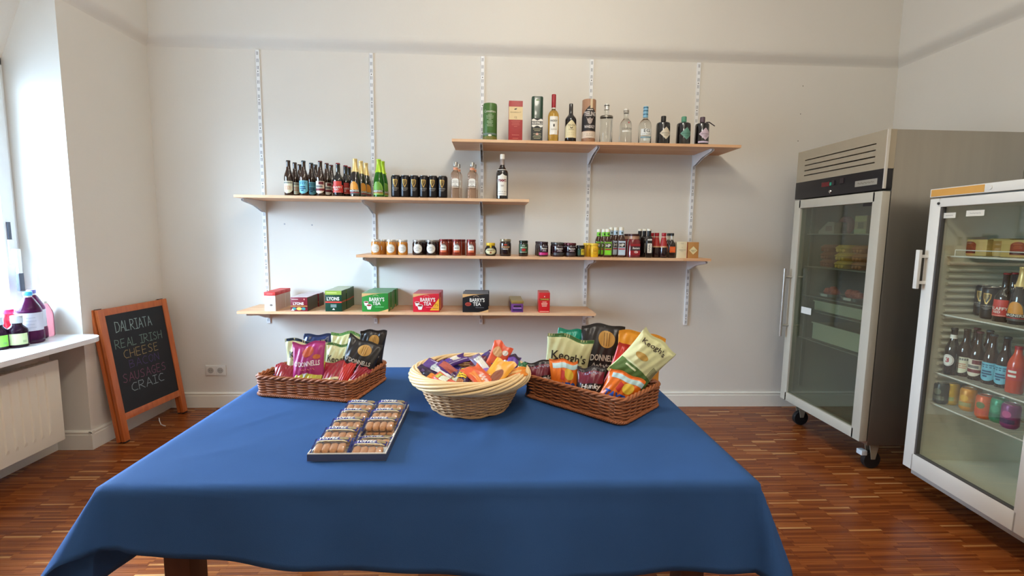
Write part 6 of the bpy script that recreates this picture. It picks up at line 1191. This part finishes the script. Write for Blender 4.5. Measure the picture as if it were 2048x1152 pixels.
t = thing('stout_bottle', 'dark bottle with round white label and red number, left in the white fridge', 'bottle', bl(1912, 2.345, zB), R_(-75)); obj('glass', rings(beer_rings(), 22), BLKG, t, smooth=True); obj('crown_cap', rings([(.0150, .231), (.0146, .236), (.0130, .239), (.0, .2395)], 18), mat('crown_black', (40, 36, 36), rough=.35, metal=.3), t, smooth=True); obj('neck_label', rings([(.0150, .185), (.0140, .205)], 18, False), WHT, t, smooth=True)
decs(t, [('label', sh_disc(.026, .030), 0, .075, WHT, .0006), ('number', sh_text('3', h=.026, bold=.05), 0, .076, paper((176, 40, 40)), .0011), ('ring', sh_ring(.023, .027, .002), 0, .075, paper((190, 170, 160)), .0009)], SB)
for src, px, X, lb in ((a1, 1938, 2.385, 'beer bottle with cream label on the third shelf of the white fridge'), (a3, 1964, 2.385, 'beer bottle with maroon label on the third shelf of the white fridge'), (a2, 1993, 2.385, 'beer bottle with blue label, left one on the third fridge shelf'), (a2, 2021, 2.39, 'beer bottle with blue label, right one on the third fridge shelf'),
                       (a1, 1930, 2.47, 'beer bottle behind the front row on the third fridge shelf, leftmost'), (a3, 1957, 2.47, 'beer bottle behind the front row on the third fridge shelf, centre'), (a2, 1984, 2.47, 'beer bottle behind the front row on the third fridge shelf, rightmost')):
    o = dup(src, bl(px, X, zB), lb, rz=R_(-75 if X < 2.4 else -20)); o['group'] = 'beers in the white fridge'
t = thing('soft_drink_bottle', 'orange red soft drink bottle at the right frame edge of the fridge', 'bottle', bl(2046, 2.36, zB), R_(-75)); obj('bottle_body', rings([(.028, 0), (.031, .005), (.031, .13), (.026, .15), (.014, .18), (.013, .2)], 24), mat('soda_orange', (206, 70, 36), rough=.2, coat=.4), t, smooth=True); obj('label', rings([(.0315, .06), (.0315, .115)], 24, False), paper((196, 50, 40)), t, smooth=True); obj('label_print', dec(lines([.03, .03], .02, .010), on_cyl(.0318), 0, .098, .0004), WHT, t); obj('cap', rings([(.0145, .198), (.0145, .212), (0, .213)], 18), mat('cap_red', (158, 26, 38)), t, smooth=True)
zB = .5225
def soda(px, X, c, label, em=None, base=None):
    t = thing('soda_can', label, 'can', bl(px, X, zB), R_(-75), 'soda cans in the white fridge')
    obj('can_body', rings([(.024, 0), (.0265, .003), (.0325, .012), (.0330, .016), (.0330, .098), (.0300, .107), (.0268, .112)], 24), mat('soda_%02x%02x%02x' % c, c, rough=.3, metal=.2), t, smooth=True); obj('can_lid', rings([(.0268, .1115), (.0272, .114), (.0262, .115), (.0250, .1115), (.0, .1110)], 22), mat('can_silver', (176, 174, 166)), t, smooth=True)
    if em: decs(t, [('emblem', sh_disc(.017, .016), 0, .066, paper(em), .0007), ('print_band', sh_rect(.06, .020, 8), 0, .034, paper(base or em), .0006)], on_cyl(.033))
    return t
soda(1899, 2.345, (52, 54, 44), 'dark olive soda can, leftmost on the lowest fridge shelf', (110, 116, 92), (90, 92, 70)); soda(1919, 2.385, (206, 164, 40), 'yellow soda can on the lowest shelf of the white fridge', (224, 184, 50), (150, 160, 90))
soda(1955, 2.385, (214, 144, 44), 'amber soda can right of the yellow one in the fridge', (226, 170, 50), (160, 150, 90)); soda(1990, 2.36, (214, 92, 36), 'orange soda can in front on the lowest fridge shelf', (90, 110, 56), (206, 70, 30))
soda(2021, 2.38, (40, 140, 100), 'green soda can on the lowest fridge shelf', (70, 160, 120), (30, 110, 80)); soda(2046, 2.36, (130, 50, 110), 'purple pink soda can at the right frame edge', (196, 80, 140), (60, 50, 90))
for px, X, c, lb in ((1932, 2.47, (206, 164, 40), 'yellow soda can in the rear row of the lowest fridge shelf'), (1965, 2.47, (150, 110, 60), 'brownish soda can in the rear row of the lowest fridge shelf')): soda(px, X, c, lb)
